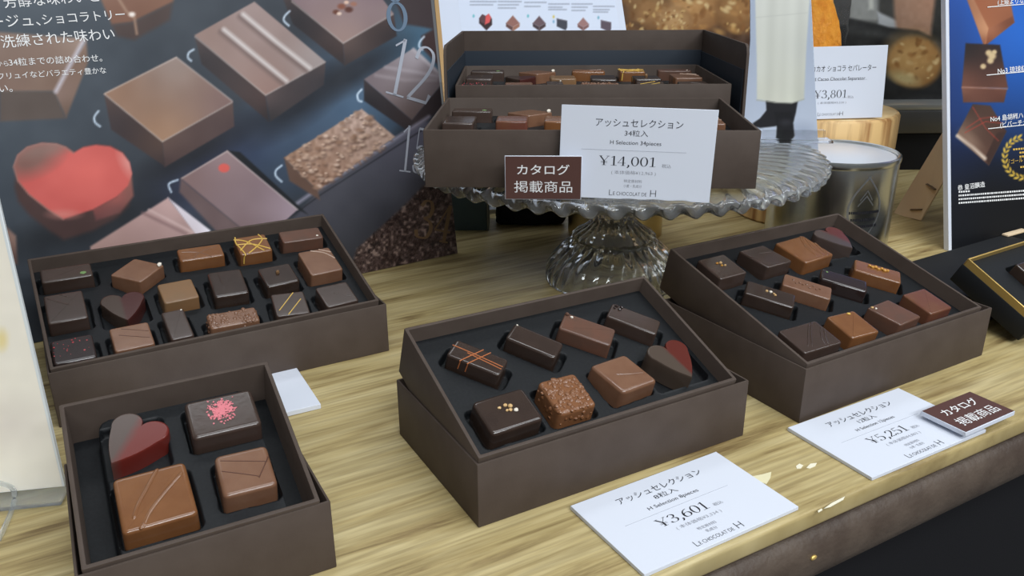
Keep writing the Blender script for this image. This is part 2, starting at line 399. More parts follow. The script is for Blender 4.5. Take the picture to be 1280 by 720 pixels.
def wood_mat():
    m = bpy.data.materials.new('oak_laminate'); m.use_nodes = True; nt = m.node_tree; p = nt.nodes['Principled BSDF']
    tc = nt.nodes.new('ShaderNodeTexCoord'); mp = nt.nodes.new('ShaderNodeMapping'); mp.inputs['Scale'].default_value = (5, 55, 5)
    nt.links.new(tc.outputs['Object'], mp.inputs['Vector'])
    n = nt.nodes.new('ShaderNodeTexNoise'); n.inputs['Scale'].default_value = 1.6; n.inputs['Detail'].default_value = 7; n.inputs['Roughness'].default_value = .62; n.inputs['Distortion'].default_value = .5
    nt.links.new(mp.outputs[0], n.inputs['Vector'])
    r = nt.nodes.new('ShaderNodeValToRGB'); e = r.color_ramp.elements
    e[0].position = .30; e[0].color = rgb((116, 94, 58)); e[1].position = .66; e[1].color = rgb((198, 182, 136))
    k = r.color_ramp.elements.new(.45); k.color = rgb((176, 157, 108))
    nt.links.new(n.outputs['Fac'], r.inputs['Fac'])
    mp2 = nt.nodes.new('ShaderNodeMapping'); mp2.inputs['Scale'].default_value = (7, 28, 4); mp2.inputs['Location'].default_value = (1.3, .2, 0)
    nt.links.new(tc.outputs['Object'], mp2.inputs['Vector'])
    n2 = nt.nodes.new('ShaderNodeTexNoise'); n2.inputs['Scale'].default_value = 1.0; n2.inputs['Detail'].default_value = 3; nt.links.new(mp2.outputs[0], n2.inputs['Vector'])
    r2 = nt.nodes.new('ShaderNodeValToRGB'); r2.color_ramp.elements[0].position = .58; r2.color_ramp.elements[1].position = .74
    r2.color_ramp.elements[0].color = (0, 0, 0, 1); r2.color_ramp.elements[1].color = (.55, .55, .55, 1)
    nt.links.new(n2.outputs['Fac'], r2.inputs['Fac'])
    x = nt.nodes.new('ShaderNodeMix'); x.data_type = 'RGBA'; nt.links.new(r2.outputs['Color'], x.inputs['Factor']); nt.links.new(r.outputs['Color'], x.inputs['A']); x.inputs['B'].default_value = rgb((112, 88, 54))
    mp3 = nt.nodes.new('ShaderNodeMapping'); mp3.inputs['Scale'].default_value = (18, 420, 4); nt.links.new(tc.outputs['Object'], mp3.inputs['Vector'])
    n3 = nt.nodes.new('ShaderNodeTexNoise'); n3.inputs['Scale'].default_value = 1.0; n3.inputs['Detail'].default_value = 3; nt.links.new(mp3.outputs[0], n3.inputs['Vector'])
    r3 = nt.nodes.new('ShaderNodeValToRGB'); r3.color_ramp.elements[0].position = .3; r3.color_ramp.elements[1].position = .6; r3.color_ramp.elements[0].color = (.66, .64, .60, 1); r3.color_ramp.elements[1].color = (1, 1, 1, 1); nt.links.new(n3.outputs['Fac'], r3.inputs['Fac'])
    y = nt.nodes.new('ShaderNodeMix'); y.data_type = 'RGBA'; y.blend_type = 'MULTIPLY'; y.inputs['Factor'].default_value = 1; nt.links.new(x.outputs['Result'], y.inputs['A']); nt.links.new(r3.outputs['Color'], y.inputs['B'])
    nt.links.new(y.outputs['Result'], p.inputs['Base Color']); p.inputs['Roughness'].default_value = .42; p.inputs['Specular IOR Level'].default_value = .4
    return m
def log_mat():
    m = bpy.data.materials.new('log_wood'); m.use_nodes = True; nt = m.node_tree; p = nt.nodes['Principled BSDF']
    tc = nt.nodes.new('ShaderNodeTexCoord'); mp = nt.nodes.new('ShaderNodeMapping'); mp.inputs['Scale'].default_value = (60, 60, 4)
    nt.links.new(tc.outputs['Object'], mp.inputs['Vector']); n = nt.nodes.new('ShaderNodeTexNoise'); n.inputs['Scale'].default_value = 1.5; n.inputs['Detail'].default_value = 5
    nt.links.new(mp.outputs[0], n.inputs['Vector']); r = nt.nodes.new('ShaderNodeValToRGB'); e = r.color_ramp.elements
    e[0].position = .36; e[0].color = rgb((150, 98, 48)); e[1].position = .58; e[1].color = rgb((226, 188, 128))
    nt.links.new(n.outputs['Fac'], r.inputs['Fac']); nt.links.new(r.outputs['Color'], p.inputs['Base Color']); p.inputs['Roughness'].default_value = .5
    return m

# ------------------------------------------------------------------ the counter
YAW = R(29.6)
EDGE = Vector((.1617, .3404, 0))
MC = frame((EDGE.x, EDGE.y, 0), YAW)              # x along the front edge, y into the counter
counter = empty('display_counter', MC)
tag(counter, 'pale oak grained display counter with a dark rounded front edge under the chocolate boxes', 'counter')
bm = bmesh.new(); add_box(bm, -1.1, 1.1, 0, .95, -.0105, 0, .0022, 3); ob('counter_top', bm, wood_mat(), counter)
def moulding():
    bm = bmesh.new(); prof = [(.02, -.0108), (.001, -.0115), (-.0035, -.016), (-.0055, -.023), (-.005, -.031), (-.002, -.038), (.004, -.044), (.02, -.047)]
    a = [bm.verts.new((-1.1, y, z)) for y, z in prof]; b = [bm.verts.new((1.1, y, z)) for y, z in prof]
    for i in range(len(prof)-1): bm.faces.new((a[i], b[i], b[i+1], a[i+1]))
    bm.faces.new((a[-1], b[-1], b[0], a[0])); bm.faces.new(a[::-1]); bm.faces.new(b)
    bmesh.ops.recalc_face_normals(bm, faces=bm.faces); return bm
ob('edge_moulding', moulding(), mat('dark_leatherette', (86, 74, 64), .5, .4, bump=(260, .5, .0012), var=(40, (66, 54, 46))), counter, ang=60)
bm = bmesh.new(); add_box(bm, -1.1, 1.1, .02, .93, -.92, -.0115, .002); ob('counter_base', bm, M_black, counter)
I = MC.inverted(); M_bare = mat('bare_white_core', (236, 230, 206), .7)
for P in ([(1030, 636), (1040, 629), (1056, 621), (1054, 625), (1038, 634)], [(995, 583), (999, 580), (1004, 582), (1001, 586), (996, 586)], [(1008, 585), (1013, 580), (1021, 579), (1019, 583), (1012, 586)], [(1022, 639), (1027, 636), (1028, 638), (1023, 641)]):
    bm = bmesh.new(); add_prism(bm, [(I @ at(u, v))[:2] for u, v in P], .00002, .00025); ch = ob('worn_patch', bm, M_bare, counter); ch['label'] = 'bare white worn spot'
bm = bmesh.new()                                  # little brass tack in the moulding
p = I @ on_plane(1017, 697, MC @ Vector((0, -.0055, 0)), MC.col[1].to_3d())
add_blob(bm, (p.x, p.y, p.z), .0016, 2, .05, (1.3, .6, .8)); k = ob('brass_tack', bm, M_gold, counter)
bm = bmesh.new(); add_box(bm, -3, 3, -3, 3, -.94, -.92); fl = ob('floor', bm, mat('shop_floor', (120, 118, 114), .4), mw=Matrix()); fl['kind'] = 'structure'
bm = bmesh.new()
add_prism(bm, [at(u, v)[:2] for u, v in ((938, 597), (953, 594), (964, 591), (963, 598), (958, 606), (944, 602))], .0002, .0006)
tag(ob('tape_scrap', bm, mat('masking_tape', (226, 218, 180), .6)), 'torn scrap of pale tape sticking out from under the eight piece price card', 'tape')

# ------------------------------------------------------------------ boxes: lid underneath, tilted tray with a black insert
def make_lid(name, mw, w, d, h, block, label):
    o = ob(name, open_box(w, d, h, .0012), M_box, mw=mw, ang=30)
    tag(o, label, 'box lid', 'box lids under the tilted trays')
    y0, y1, z = block; bm = bmesh.new(); add_box(bm, .012, w-.012, y0, y1, .002, z, .0005); ob('support_block', bm, M_black, o)
    return o
def insert_mesh(w, d, pockets, inset=(0, 0, 0, 0), corner=0.0, depth=.0052, step=.00055, skirt=.009):
    """vacuum formed plate: a height field with one rounded pocket per chocolate"""
    nx, ny = int(w/step)+1, int(d/step)+1
    X, Y = np.meshgrid(np.linspace(0, w, nx), np.linspace(0, d, ny)); Zm = np.zeros(X.shape)
    def rr(cx, cy, pw, pd, a, r):
        c, s = math.cos(a), math.sin(a); x = (X-cx)*c+(Y-cy)*s; y = -(X-cx)*s+(Y-cy)*c
        qx, qy = np.abs(x)-pw/2+r, np.abs(y)-pd/2+r
        return np.hypot(np.maximum(qx, 0), np.maximum(qy, 0))+np.minimum(np.maximum(qx, qy), 0)-r
    for cx, cy, pw, pd, a in pockets:
        t = np.clip(.5-rr(cx, cy, pw, pd, a, .0028)/.0010, 0, 1); Zm = np.minimum(Zm, -depth*(t*t*(3-2*t)))
        Zm += .0003*np.exp(-((rr(cx, cy, pw, pd, a, .003)-.0007)/.0005)**2)
    if corner:
        l, r_, b, t_ = inset
        k = rr((l+w-r_)/2, (b+d-t_)/2, w-l-r_, d-b-t_, 0, corner); t = np.clip(.5+k/.0016, 0, 1); Zm = np.minimum(Zm, -skirt*(t*t*(3-2*t)))
    me = bpy.data.meshes.new('tray_insert'); idx = np.arange(nx*ny).reshape(ny, nx)
    q = np.stack([idx[:-1, :-1], idx[:-1, 1:], idx[1:, 1:], idx[1:, :-1]], -1).reshape(-1, 4)
    me.vertices.add(nx*ny); me.vertices.foreach_set('co', np.stack([X.ravel(), Y.ravel(), Zm.ravel()], -1).ravel().astype(np.float32))
    me.loops.add(q.size); me.loops.foreach_set('vertex_index', q.ravel().astype(np.int32))
    me.polygons.add(len(q)); me.polygons.foreach_set('loop_start', (np.arange(len(q))*4).astype(np.int32)); me.update(calc_edges=True)
    return me
DROP, STAND = .0098, .008                         # insert below the rim, chocolate tops above the insert
WALL = .0019
def make_tray(name, q, label, pockets, group='open chocolate boxes', drop=DROP, **kw):
    x, y, z, yaw, tilt, w, d, h = q; mw = frame((x, y, z), yaw, tilt)
    o = ob(name, open_box(w, d, h, WALL), M_box, mw=mw, ang=30)
    tag(o, label, 'chocolate box', group)
    pk = [(cx-WALL, cy-WALL, pw, pd, a) for cx, cy, pw, pd, a in pockets]
    i = ob('tray_insert', insert_mesh(w-2*WALL, d-2*WALL, pk, **kw), M_insert, o, T(WALL, WALL, h-drop), ang=80)
    return o, mw, h
# ------------------------------------------------------------------ chocolates
H_CH = STAND+.0046
def slab_bm(w, d, h=H_CH, top=.0011, side=.0016, flare=.02, skew=0.0):
    side = max(side, top*1.3)
    bm = bmesh.new(); add_box(bm, -w/2, w/2, -d/2, d/2, 0, h)
    es = [e for e in bm.edges if abs(e.verts[0].co.z-e.verts[1].co.z) > 1e-6]
    bmesh.ops.bevel(bm, geom=es, offset=side, segments=3, affect='EDGES', profile=.5)
    es = [e for e in bm.edges if all(v.co.z > h-1e-6 for v in e.verts)]
    bmesh.ops.bevel(bm, geom=es, offset=top, segments=4, affect='EDGES', profile=.5)
    bm.normal_update(); tf = max((f for f in bm.faces if f.normal.z > .99), key=lambda f: f.calc_area())
    bmesh.ops.inset_region(bm, faces=[tf], thickness=.0005)
    for v in bm.verts:
        k = 1+flare*(1-v.co.z/h); v.co.x *= k; v.co.y *= k
        v.co.x -= v.co.y*math.tan(R(skew))
    return bm
def heart_pts(n=72, w=.0246, l=.0222):
    a, r = .0062, .0063; s = math.sqrt(r*r-a*a); yc = l/2-s; h = []
    a0 = math.atan2(s, -a)                        # from the notch round the right lobe, then down to the tip
    for i in range(24): t = a0-(a0+R(38))*i/23; h.append((a+r*math.cos(t), yc+r*math.sin(t)))
    x0, y0 = h[-1]
    for i in range(1, 13): t = i/12; b = .0009*math.sin(math.pi*t); h.append((x0*(1-t)+b, y0+(-l/2-y0)*t-b*.6))
    return h+[(-x, y) for x, y in h[-2:0:-1]]
def heart_bm(h=H_CH):
    P = heart_pts(); bm = bmesh.new(); rings = []
    for off, z in ((1.03, 0), (1.0, h*.5), (1.0, h-.0010), (.985, h-.0004), (.955, h), (.92, h)):
        rings.append([bm.verts.new((x*off, y*off, z)) for x, y in P])
    n = len(P)
    for a, b in zip(rings, rings[1:]):
        for i in range(n): bm.faces.new((a[i], b[i], b[(i+1) % n], a[(i+1) % n]))
    bm.faces.new(rings[-1]); bm.faces.new(rings[0][::-1])
    bmesh.ops.recalc_face_normals(bm, faces=bm.faces); return bm
def st(w, d, s, t, z=0): return ((s-.5)*w, (.5-t)*d, H_CH+z)     # s from corner 1 to 2, t towards corner 4
def choc(kind, w, d, style):
    tk = math.tan(R(style.get('skew', 0)))
    def st(w, d, s, t, z=0): return ((s-.5)*w-(.5-t)*d*tk, (.5-t)*d, H_CH+z)
    """one chocolate (a mesh of its own) with its toppings as children; z = 0 at its base"""
    S = style; m = S['m']; parts = []
    bm = slab_bm(w, d, top=S.get('top', .0011), side=S.get('side', .0016), flare=S.get('flare', .02), skew=S.get('skew', 0))
    for line in S.get('ridge', []):               # raised ribs of the same chocolate
        add_tube(bm, smooth_line([st(w, d, *p) for p in line]), S.get('rr', .0007), 8, .6, taper=True)
    if S.get('crunch'):
        for _ in range(S['crunch']):
            x, y = rnd.uniform(-.45, .45)*w, rnd.uniform(-.45, .45)*d
            add_blob(bm, (x, y, H_CH-.0002), rnd.uniform(.0008, .0016), 2, .18, (1, 1, .6))
        for _ in range(S['crunch']//2):
            a = rnd.choice((-1, 1)); b = rnd.uniform(-.42, .42); z = rnd.uniform(.3, .85)*H_CH
            add_blob(bm, (a*w*.495, b*d, z) if rnd.random() < .5 else (b*w, a*d*.495, z), rnd.uniform(.0007, .0013), 1, .2)
    o = ob(kind, bm, m, mw=Matrix(), ang=50)
    if S.get('lines'):
        bm = bmesh.new()
        for line in S['lines']:
            pts = [Vector(st(w, d, *p)) for p in line]
            add_tube(bm, smooth_line(pts, 4), S.get('lr', .00035), 6, .7)
        ob('piped_lines', bm, S['lm'], o)
    for n, (s, t, r, mm, sq) in enumerate(S.get('bits', [])):
        bm = bmesh.new(); x, y, z = st(w, d, s, t); add_blob(bm, (x, y, z+r*sq*.5), r, 2, .16, (1, .8, sq)); ob(S.get('bn', 'nut_piece'), bm, mm, o)
    if S.get('specks'):
        bm = bmesh.new(); n, mm, spread, c0, nm = S['specks']
        for _ in range(n):
            s = c0[0]+rnd.gauss(0, spread[0]); t = c0[1]+rnd.gauss(0, spread[1])
            if not (.04 < s < .96 and .05 < t < .95): continue
            add_blob(bm, st(w, d, s, t, .0001), rnd.uniform(.0002, .0006), 1, .3, (1, 1, .6))
        k = ob(nm, bm, mm, o)
        if n > 40: k['kind'] = 'stuff'
    return o
def place(tray_mw, h, o, cx, cy, ang, label, cat, group):
    o.matrix_world = tray_mw @ T(cx, cy, h-DROP+STAND-H_CH) @ RZ(R(ang)); tag(o, label, cat, group); return o
BIT = lambda s, t, r, m, sq=.7: (s, t, r, m, sq)
def over_front(s0, t0, s1): return [(s0, t0, .0001), (s1, .98, .0001), (s1-.01, 1.008, -.0007), (s1-.03, 1.022, -.006)]
STY = dict(
 A2=dict(m=M_dark2, top=.0018, specks=(420, M_pink, (.085, .12), (.5, .42), 'pink_crumbs')),
 A3=dict(m=M_car, top=.0016, flare=.03, ridge=[[(.62, .02, 0), (.45, .28, 0), (.26, .58, 0), (.17, .8, -.0002)], [(.94, .2, 0), (.66, .46, 0), (.4, .74, 0), (.26, .98, -.0004)], [(.3, .9, 0), (.22, .985, -.0004)]], rr=.0009),
 A4=dict(m=M_milk, top=.0018, flare=.03, lm=M_dark_line, lines=[[(.1, .15, 0), (.5, .28, 0), (.93, .42, 0)], [(.08, .4, 0), (.45, .58, 0), (.72, .72, 0)], [(.98, .3, 0), (.7, .75, 0)]], lr=.00025),
 B1=dict(m=M_dark, top=.0013, lm=M_orange, lines=[[(-.0, .40, .0001), (.4, .42, .0001), (.97, .50, .0001)], [(.3, .5, .0001), (.97, .64, .0001)], over_front(.52, .02, .28), over_front(.66, .02, .42)], lr=.0003),
 B2=dict(m=M_dark, top=.0015, bits=[BIT(.06, .1, .0006, M_white_bit)], bn='sugar_bit'),
 B3=dict(m=M_red_milk, top=.0012, bits=[BIT(.05, .12, .0013, M_red_milk), BIT(.15, .2, .0009, M_white_bit)], bn='praline_bit'),
 B4=dict(m=M_dark2, top=.0012, bits=[BIT(.1, .15, .0011, M_gloss), BIT(.18, .3, .0010, M_gloss), BIT(.2, .12, .001, M_gloss), BIT(.08, .32, .0008, M_gloss)], bn='cocoa_nib'),
 B5=dict(m=M_dark, top=.0018, bits=[BIT(.5, .36, .0011, M_nut), BIT(.57, .42, .0013, M_nut), BIT(.54, .52, .001, M_nut), BIT(.63, .56, .0012, M_white_bit), BIT(.38, .38, .0009, M_nut), BIT(.48, .5, .0008, M_nut)]),
 B6=dict(m=M_bump, top=.0018, side=.0024, crunch=90),
 B7=dict(m=M_milk, top=.0018, flare=.04, skew=12, ridge=[[(.3, .45, -.0001), (.6, .58, .0001), (.92, .66, -.0001)]], rr=.0006),
 C1=dict(m=M_dark2, top=.0010, bits=[BIT(.44, .34, .001, M_gold_nut), BIT(.55, .36, .0012, M_nut), BIT(.5, .48, .0009, M_gold_nut), BIT(.6, .5, .0009, M_nut)]),
 C2=dict(m=M_dark2, top=.0010, skew=13, ridge=[[(.45, .3, -.0002), (.9, .4, 0)]], rr=.0005),
 C3=dict(m=M_car, top=.0014, skew=3.5, ridge=[[(.88, .02, 0), (.62, .45, 0), (.5, .9, -.0002)], [(.95, .12, 0), (.75, .55, 0), (.66, .97, -.0003)], [(.98, .4, 0), (.86, .8, 0), (.8, .98, -.0003)]], rr=.0009),
 C5=dict(m=M_dark, top=.0012, bits=[BIT(.42, .4, .0009, M_nut), BIT(.5, .38, .001, M_white_bit), BIT(.57, .45, .0008, M_nut), BIT(.6, .52, .0009, M_nut)]),
 C6=dict(m=M_milk, top=.0010, bits=[BIT(.2+.07*k, .35+.16*(k % 2)+.04*(k % 3), .0007, M_milk, .6) for k in range(9)], bn='crisp_bit'),
 C7=dict(m=M_gloss, top=.0015, bits=[BIT(.12, .25, .0008, M_leaf, .3)], bn='green_mark'),
 C8=dict(m=M_car, top=.0012, bits=[BIT(.32+.065*k, .3+.07*(k % 2), .0011+.0003*((k*7) % 3)/2, M_gold_nut, .8) for k in range(7)]),
 C9=dict(m=M_dark2, top=.0010, ridge=[[(.88, .02, 0), (.55, .45, 0), (.3, .85, 0)], [(.8, .04, 0), (.44, .5, 0), (.22, .8, 0)], [(.95, .28, 0), (.72, .6, 0), (.6, .93, -.0002)], [(.98, .36, 0), (.8, .64, 0), (.68, .93, -.0002)]], rr=.0006),
 C10=dict(m=M_car, top=.0013, bits=[BIT(.72, .1, .0012, M_gold_line, .4)], bn='gold_leaf'),
 C11=dict(m=M_red_milk, top=.0011, skew=12, bits=[BIT(.1, .08, .0011, M_nut), BIT(.16, .16, .0008, M_white_bit)]),
 C12=dict(m=M_red_top, top=.0012),
 D1=dict(m=M_dark2, top=.0012, bits=[BIT(.82, .70, .0017, M_leaf, .12)], bn='green_dot'),
 D2=dict(m=M_dark2, top=.0012, ridge=[[(.08, .1, 0), (.35, .3, 0), (.6, .46, 0)], [(.4, .02, 0), (.62, .18, 0)]], rr=.0005),
 D3=dict(m=M_gloss, top=.0013, specks=(26, M_red_ink, (.26, .3), (.45, .4), 'red_speck')),
 D4=dict(m=M_milk, top=.0008, skew=13, bits=[BIT(.92, .90, .0017, M_white_bit, .9)], bn='white_corner'),
 D6=dict(m=M_milk, top=.0010, lm=M_dark_line, lines=[[(.3, .1, 0), (.95, .42, 0)], [(.2, .35, 0), (.92, .7, 0)]], lr=.00025),
 D7=dict(m=M_car, top=.0014, lm=M_milk, lines=[[(.1, .3, 0), (.45, .5, 0), (.7, .97, 0)], [(.3, .9, 0), (.5, .5, 0), (.9, .2, 0)]], lr=.0004),
 D8=dict(m=M_tan, top=.0010),
 D9=dict(m=M_dark2, top=.0012, bits=[BIT(.88, .06, .0006, M_white_bit)], bn='sugar_bit'),
 D10=dict(m=M_dark, top=.0015, ridge=[[(.33, .02, -.0003), (.33, .5, -.0002), (.36, .8, -.0004)], [(.7, .02, -.0003), (.72, .7, -.0004)]], rr=.0006),
 D11=dict(m=M_milk, top=.0014, crunch=60),
 D12=dict(m=M_car, top=.0010, lm=M_gold_line, lines=[[(.07, -.02, .0001), (.02, .3, .0001), (.1, .7, .0001), (.14, 1.0, .0001), (.1, 1.03, -.002), (.08, 1.035, -.007)], [(.0, .1, .0001), (.35, .3, .0001), (.75, .95, .0001)], [(.05, .75, .0001), (.45, .3, .0001), (.75, .25, .0001), (1.0, .32, .0001)], [(.0, .4, .0001), (.5, .5, .0001), (.95, .9, .0001)], [(.8, 0, .0001), (.85, .3, .0001), (.6, .65, .0001), (.25, .97, .0001)]], lr=.00045),
 D13=dict(m=M_dark, top=.0014, bits=[BIT(.5, .42, .0014, M_tan, 1.2)], bn='bean_piece'),
 D14=dict(m=M_dark2, top=.0009, lm=M_gold_line, lines=[[(.68, .03, 0), (.12, .75, 0)], [(.85, .35, 0), (.35, .97, 0)]], lr=.0003),
 D15=dict(m=M_red_milk, top=.0009, bits=[BIT(.87, .75, .0009, M_white_bit, .3)], bn='white_dot'),
 D16=dict(m=M_milk, top=.0009, lm=M_pale_line, lines=[[(.4, .03, 0), (.75, .2, 0), (.97, .5, 0)], [(.66, .03, 0), (.97, .22, 0)]], lr=.0005),
 D17=dict(m=M_dark2, top=.0010, ridge=[[(.4, .4, 0), (.85, .72, 0)]], rr=.0004),
)
# centre x, y, width, depth, turn inside the tray; pocket margins
LAY = dict(
 A=[('A2', .0625, .0603, .0291, .0221, -.5), ('A3', .0288, .0254, .0276, .0276, .5), ('A4', .0644, .0264, .0217, .0222, -1.8)],
 B=[('B1', .0281, .0582, .0287, .0130, -48.5), ('B2', .0622, .0599, .0280, .0134, -50.5), ('B3', .0945, .0591, .0288, .0145, -45.2), ('B4', .1247, .0582, .0286, .0130, -48.5),
    ('B5', .0265, .0220, .0279, .0214, 1.5), ('B6', .0598, .0222, .0215, .0226, -.4), ('B7', .0956, .0246, .0228, .0225, 3.9)],
 C=[('C1', .0224, .0948, .0228, .0223, 1), ('C2', .0602, .0949, .0225, .0222, 1.5), ('C3', .0946, .0932, .0282, .0264, 3.5), ('C5', .0313, .0605, .0298, .0158, -50.5), ('C6', .0614, .0586, .0298, .0148, -51.3),
    ('C7', .0920, .0557, .0290, .0140, -50), ('C8', .1243, .0557, .0298, .0150, -49.5), ('C9', .0234, .0194, .0300, .0216, -.8), ('C10', .0590, .0190, .0224, .0216, -3), ('C11', .0956, .0184, .0214, .0213, 4.6), ('C12', .1286, .0192, .0213, .0220, 0)],
 D=[('D1', .0194, .0874, .0284, .0139, -1), ('D2', .0145, .0541, .0211, .0271, -1), ('D3', .0133, .0150, .0216, .0206, -1), ('D4', .0587, .0778, .0217, .0195, 38.6), ('D6', .0440, .0158, .0213, .0208, 0),
    ('D7', .0993, .0858, .0281, .0140, -2), ('D8', .0770, .0497, .0207, .0200, 1), ('D9', .0698, .0188, .0130, .0265, 1), ('D10', .1073, .0487, .0210, .0262, -3), ('D11', .1012, .0143, .0292, .0138, -2),
    ('D12', .1335, .0850, .0214, .0204, -1), ('D13', .1394, .0472, .0215, .0208, 2), ('D14', .1373, .0165, .0206, .0222, -7), ('D15', .1677, .0868, .0284, .0137, -3), ('D16', .1700, .0537, .0222, .0272, 1), ('D17', .1681, .0165, .0216, .0212, 2)])
HEART = dict(A=(.0226, .0578, -40.4), B=(.1291, .0213, 2.1), C=(.1298, .0936, 3.7), D=(.0452, .0450, -1.6))
# heart: middle of the notch-tip line, turn of its up direction from tray y
TXT = dict(
 A2='dark chocolate rectangle topped with pink crumbs', A3='largest caramel chocolate square with raised diagonal ridges', A4='small milk chocolate square with thin dark crossing lines',
 B1='dark chocolate bar with crossing orange lines', B2='plain dark chocolate bar with a white bit on one corner', B3='reddish milk chocolate bar with a praline bit', B4='dark chocolate bar with glossy cocoa nibs at one end',
 B5='large dark chocolate rectangle topped with chopped nuts', B6='bumpy crunchy caramel square chocolate', B7='plain milk chocolate square with one raised streak',
 C1='dark square chocolate topped with golden nut crumbs', C2='dark square chocolate with one faint streak', C3='largest caramel chocolate with three raised ribs', C5='dark chocolate bar with pale nut crumbs', C6='milk chocolate bar with crisp bits along its top',
 C7='glossy near-black chocolate bar with a green mark', C8='caramel bar topped with a row of golden nuts', C9='dark chocolate rectangle with two pairs of shiny ribs', C10='caramel square chocolate with a gold fleck', C11='milk chocolate square with a nut bit on its corner', C12='plain red-brown caramel square chocolate',
 D1='dark chocolate bar with a green dot', D2='dark chocolate rectangle with shiny diagonal streaks', D3='glossy dark square chocolate with red specks', D4='milk chocolate diamond with one white corner', D6='milk chocolate square with two dark lines',
 D7='glossy caramel bar with crossing milk lines', D8='plain tan square chocolate', D9='narrow upright dark chocolate', D10='dark rectangle chocolate with wavy grooves', D11='crunchy milk chocolate bar', D12='caramel square laced with yellow gold lines',
 D13='dark square chocolate with one bean piece', D14='dark square chocolate with two gold lines', D15='milk chocolate bar with a white dot', D16='large milk chocolate rectangle with pale corner streaks', D17='dark square chocolate with one pale streak')
def pocket(k, x, y, w, d, a):
    if k == 'A': return (x, y, w+.0030, d+.0030, R(a))
    if w/d > 1.6 and abs(a) > 20: return (x, y, w+.0066, d+.0016, R(a))
    if w/d > 1.6: return (x, y, w+.0056, d+.0020, R(a))
    return (x, y, w+.0050, d+.0022, R(a))
def pockets(k):
    P = [pocket(k, *r[1:]) for r in LAY[k]]
    x, y, a = HEART[k]
    s = dict(A=(.0262, .0285, 0), B=(.0335, .0225, R(0)), C=(.0310, .0225, R(-4)), D=(.0270, .0235, 0))[k]
    P.append((x+(.0028 if k == 'A' else 0), y+(.0015 if k == 'A' else .002), s[0], s[1], s[2])); return P
M_heartA = heart_mat('heart_red_brown', (80, 66, 60), (104, 38, 32), (1, .12), -.0005, .0022)
M_heartB = heart_mat('heart_half_red', (78, 66, 57), (90, 37, 29), (1, .1), .0003, .0010)
M_heartC = heart_mat('heart_red_edge', (78, 66, 61), (94, 46, 40), (1, .35), .0022, .0022)
M_heartD = heart_mat('heart_dark_red', (70, 56, 48), (70, 36, 33), (1, 0), -.0008, .0010)
def heart(k, m):
    return ob('chocolate_heart', heart_bm(), m, mw=Matrix(), ang=50)
TRAYS = dict(A=(-.1607, .2556, .0059, .4893, .3534, .0881, .0843, .0310), D=(-.2534, .4148, .0058, .5358, .3232, .1905, .1056, .0310),
             B=(-.0200, .3263, .0070, .5098, .3722, .1510, .0867, .0313), C=(.1541, .4148, .0061, .5263, .2730, .1565, .1205, .0307))
BOXN = dict(A='in the four piece box', B='in the eight piece box', C='in the twelve piece box', D='in the seventeen piece box')
eA = .5; lidA = Vector((-.0760, .2927, 0))-.0948*Vector((math.cos(eA), math.sin(eA), 0))
eD = .518; lidD = Vector((-.0829, .5069, 0))-.197*Vector((math.cos(eD), math.sin(eD), 0))
make_lid('box_lid', frame(lidA, eA) @ T(0, -.0020, 0), .0948, .0845, .0334, (.0725, .0815, .0285), 'brown lid under the four piece box with the pink crumbed chocolate')
make_lid('box_lid', frame((-.0166, .3180, 0), .5098) @ T(0, -.0016, 0), .1605, .0938, .0334, (.0795, .0905, .0315), 'brown lid under the eight piece box in the middle of the counter')
make_lid('box_lid', frame((.1589, .4081, 0), .5263) @ T(-.0012, -.0006, 0), .1682, .1180, .0334, (.0995, .1140, .0310), 'brown lid under the twelve piece box beside the black gift box')
make_lid('box_lid', frame(lidD, eD) @ T(.0018, -.0035, 0), .1952, .1070, .0334, (.0785, .1030, .0290), 'brown lid under the seventeen piece box below the big poster')
TL = dict(A='small tilted brown box of four chocolates in front of the seventeen piece box', B='tilted brown box of eight chocolates in the middle of the counter', C='tilted brown box of twelve chocolates beside the black gift box', D='tilted brown box of seventeen chocolates standing below the big poster')
PROTO = {}
def kind_of(w, d): return 'chocolate_bar' if max(w, d)/min(w, d) > 1.6 else 'chocolate_square'
for k, dy in (('A', .0016), ('B', .0012), ('C', .0005), ('D', .0028)):
    q = list(TRAYS[k]); q[0] -= dy*math.sin(q[3]); q[1] += dy*math.cos(q[3]); TRAYS[k] = q
q = TRAYS['C']; q[0] += .0014*math.cos(q[3]); q[1] += .0014*math.sin(q[3])
for k in 'ABCD':
    kw = dict(inset=(.0105, .0085, .0, .003), corner=.006, skirt=.014) if k == 'A' else {}
    tray, mw, h = make_tray('chocolate_box', TRAYS[k], TL[k], pockets(k), **kw)
    for nm, x, y, w, d, a in LAY[k]:
        o = choc(kind_of(w, d), w, d, STY[nm]); PROTO[nm] = o
        place(mw, h, o, x, y, a, TXT[nm]+' '+BOXN[k], 'chocolate', 'chocolates '+BOXN[k])
    x, y, a = HEART[k]
    o = heart(k, dict(A=M_heartA, B=M_heartB, C=M_heartC, D=M_heartD)[k]); PROTO[k+'h'] = o
    # mesh origin lies mid-way between notch and tip
    place(mw, h-dict(A=.0026, D=.0028).get(k, .0), o, x, y, a, 'dark and red heart chocolate '+BOXN[k], 'chocolate', 'chocolates '+BOXN[k])
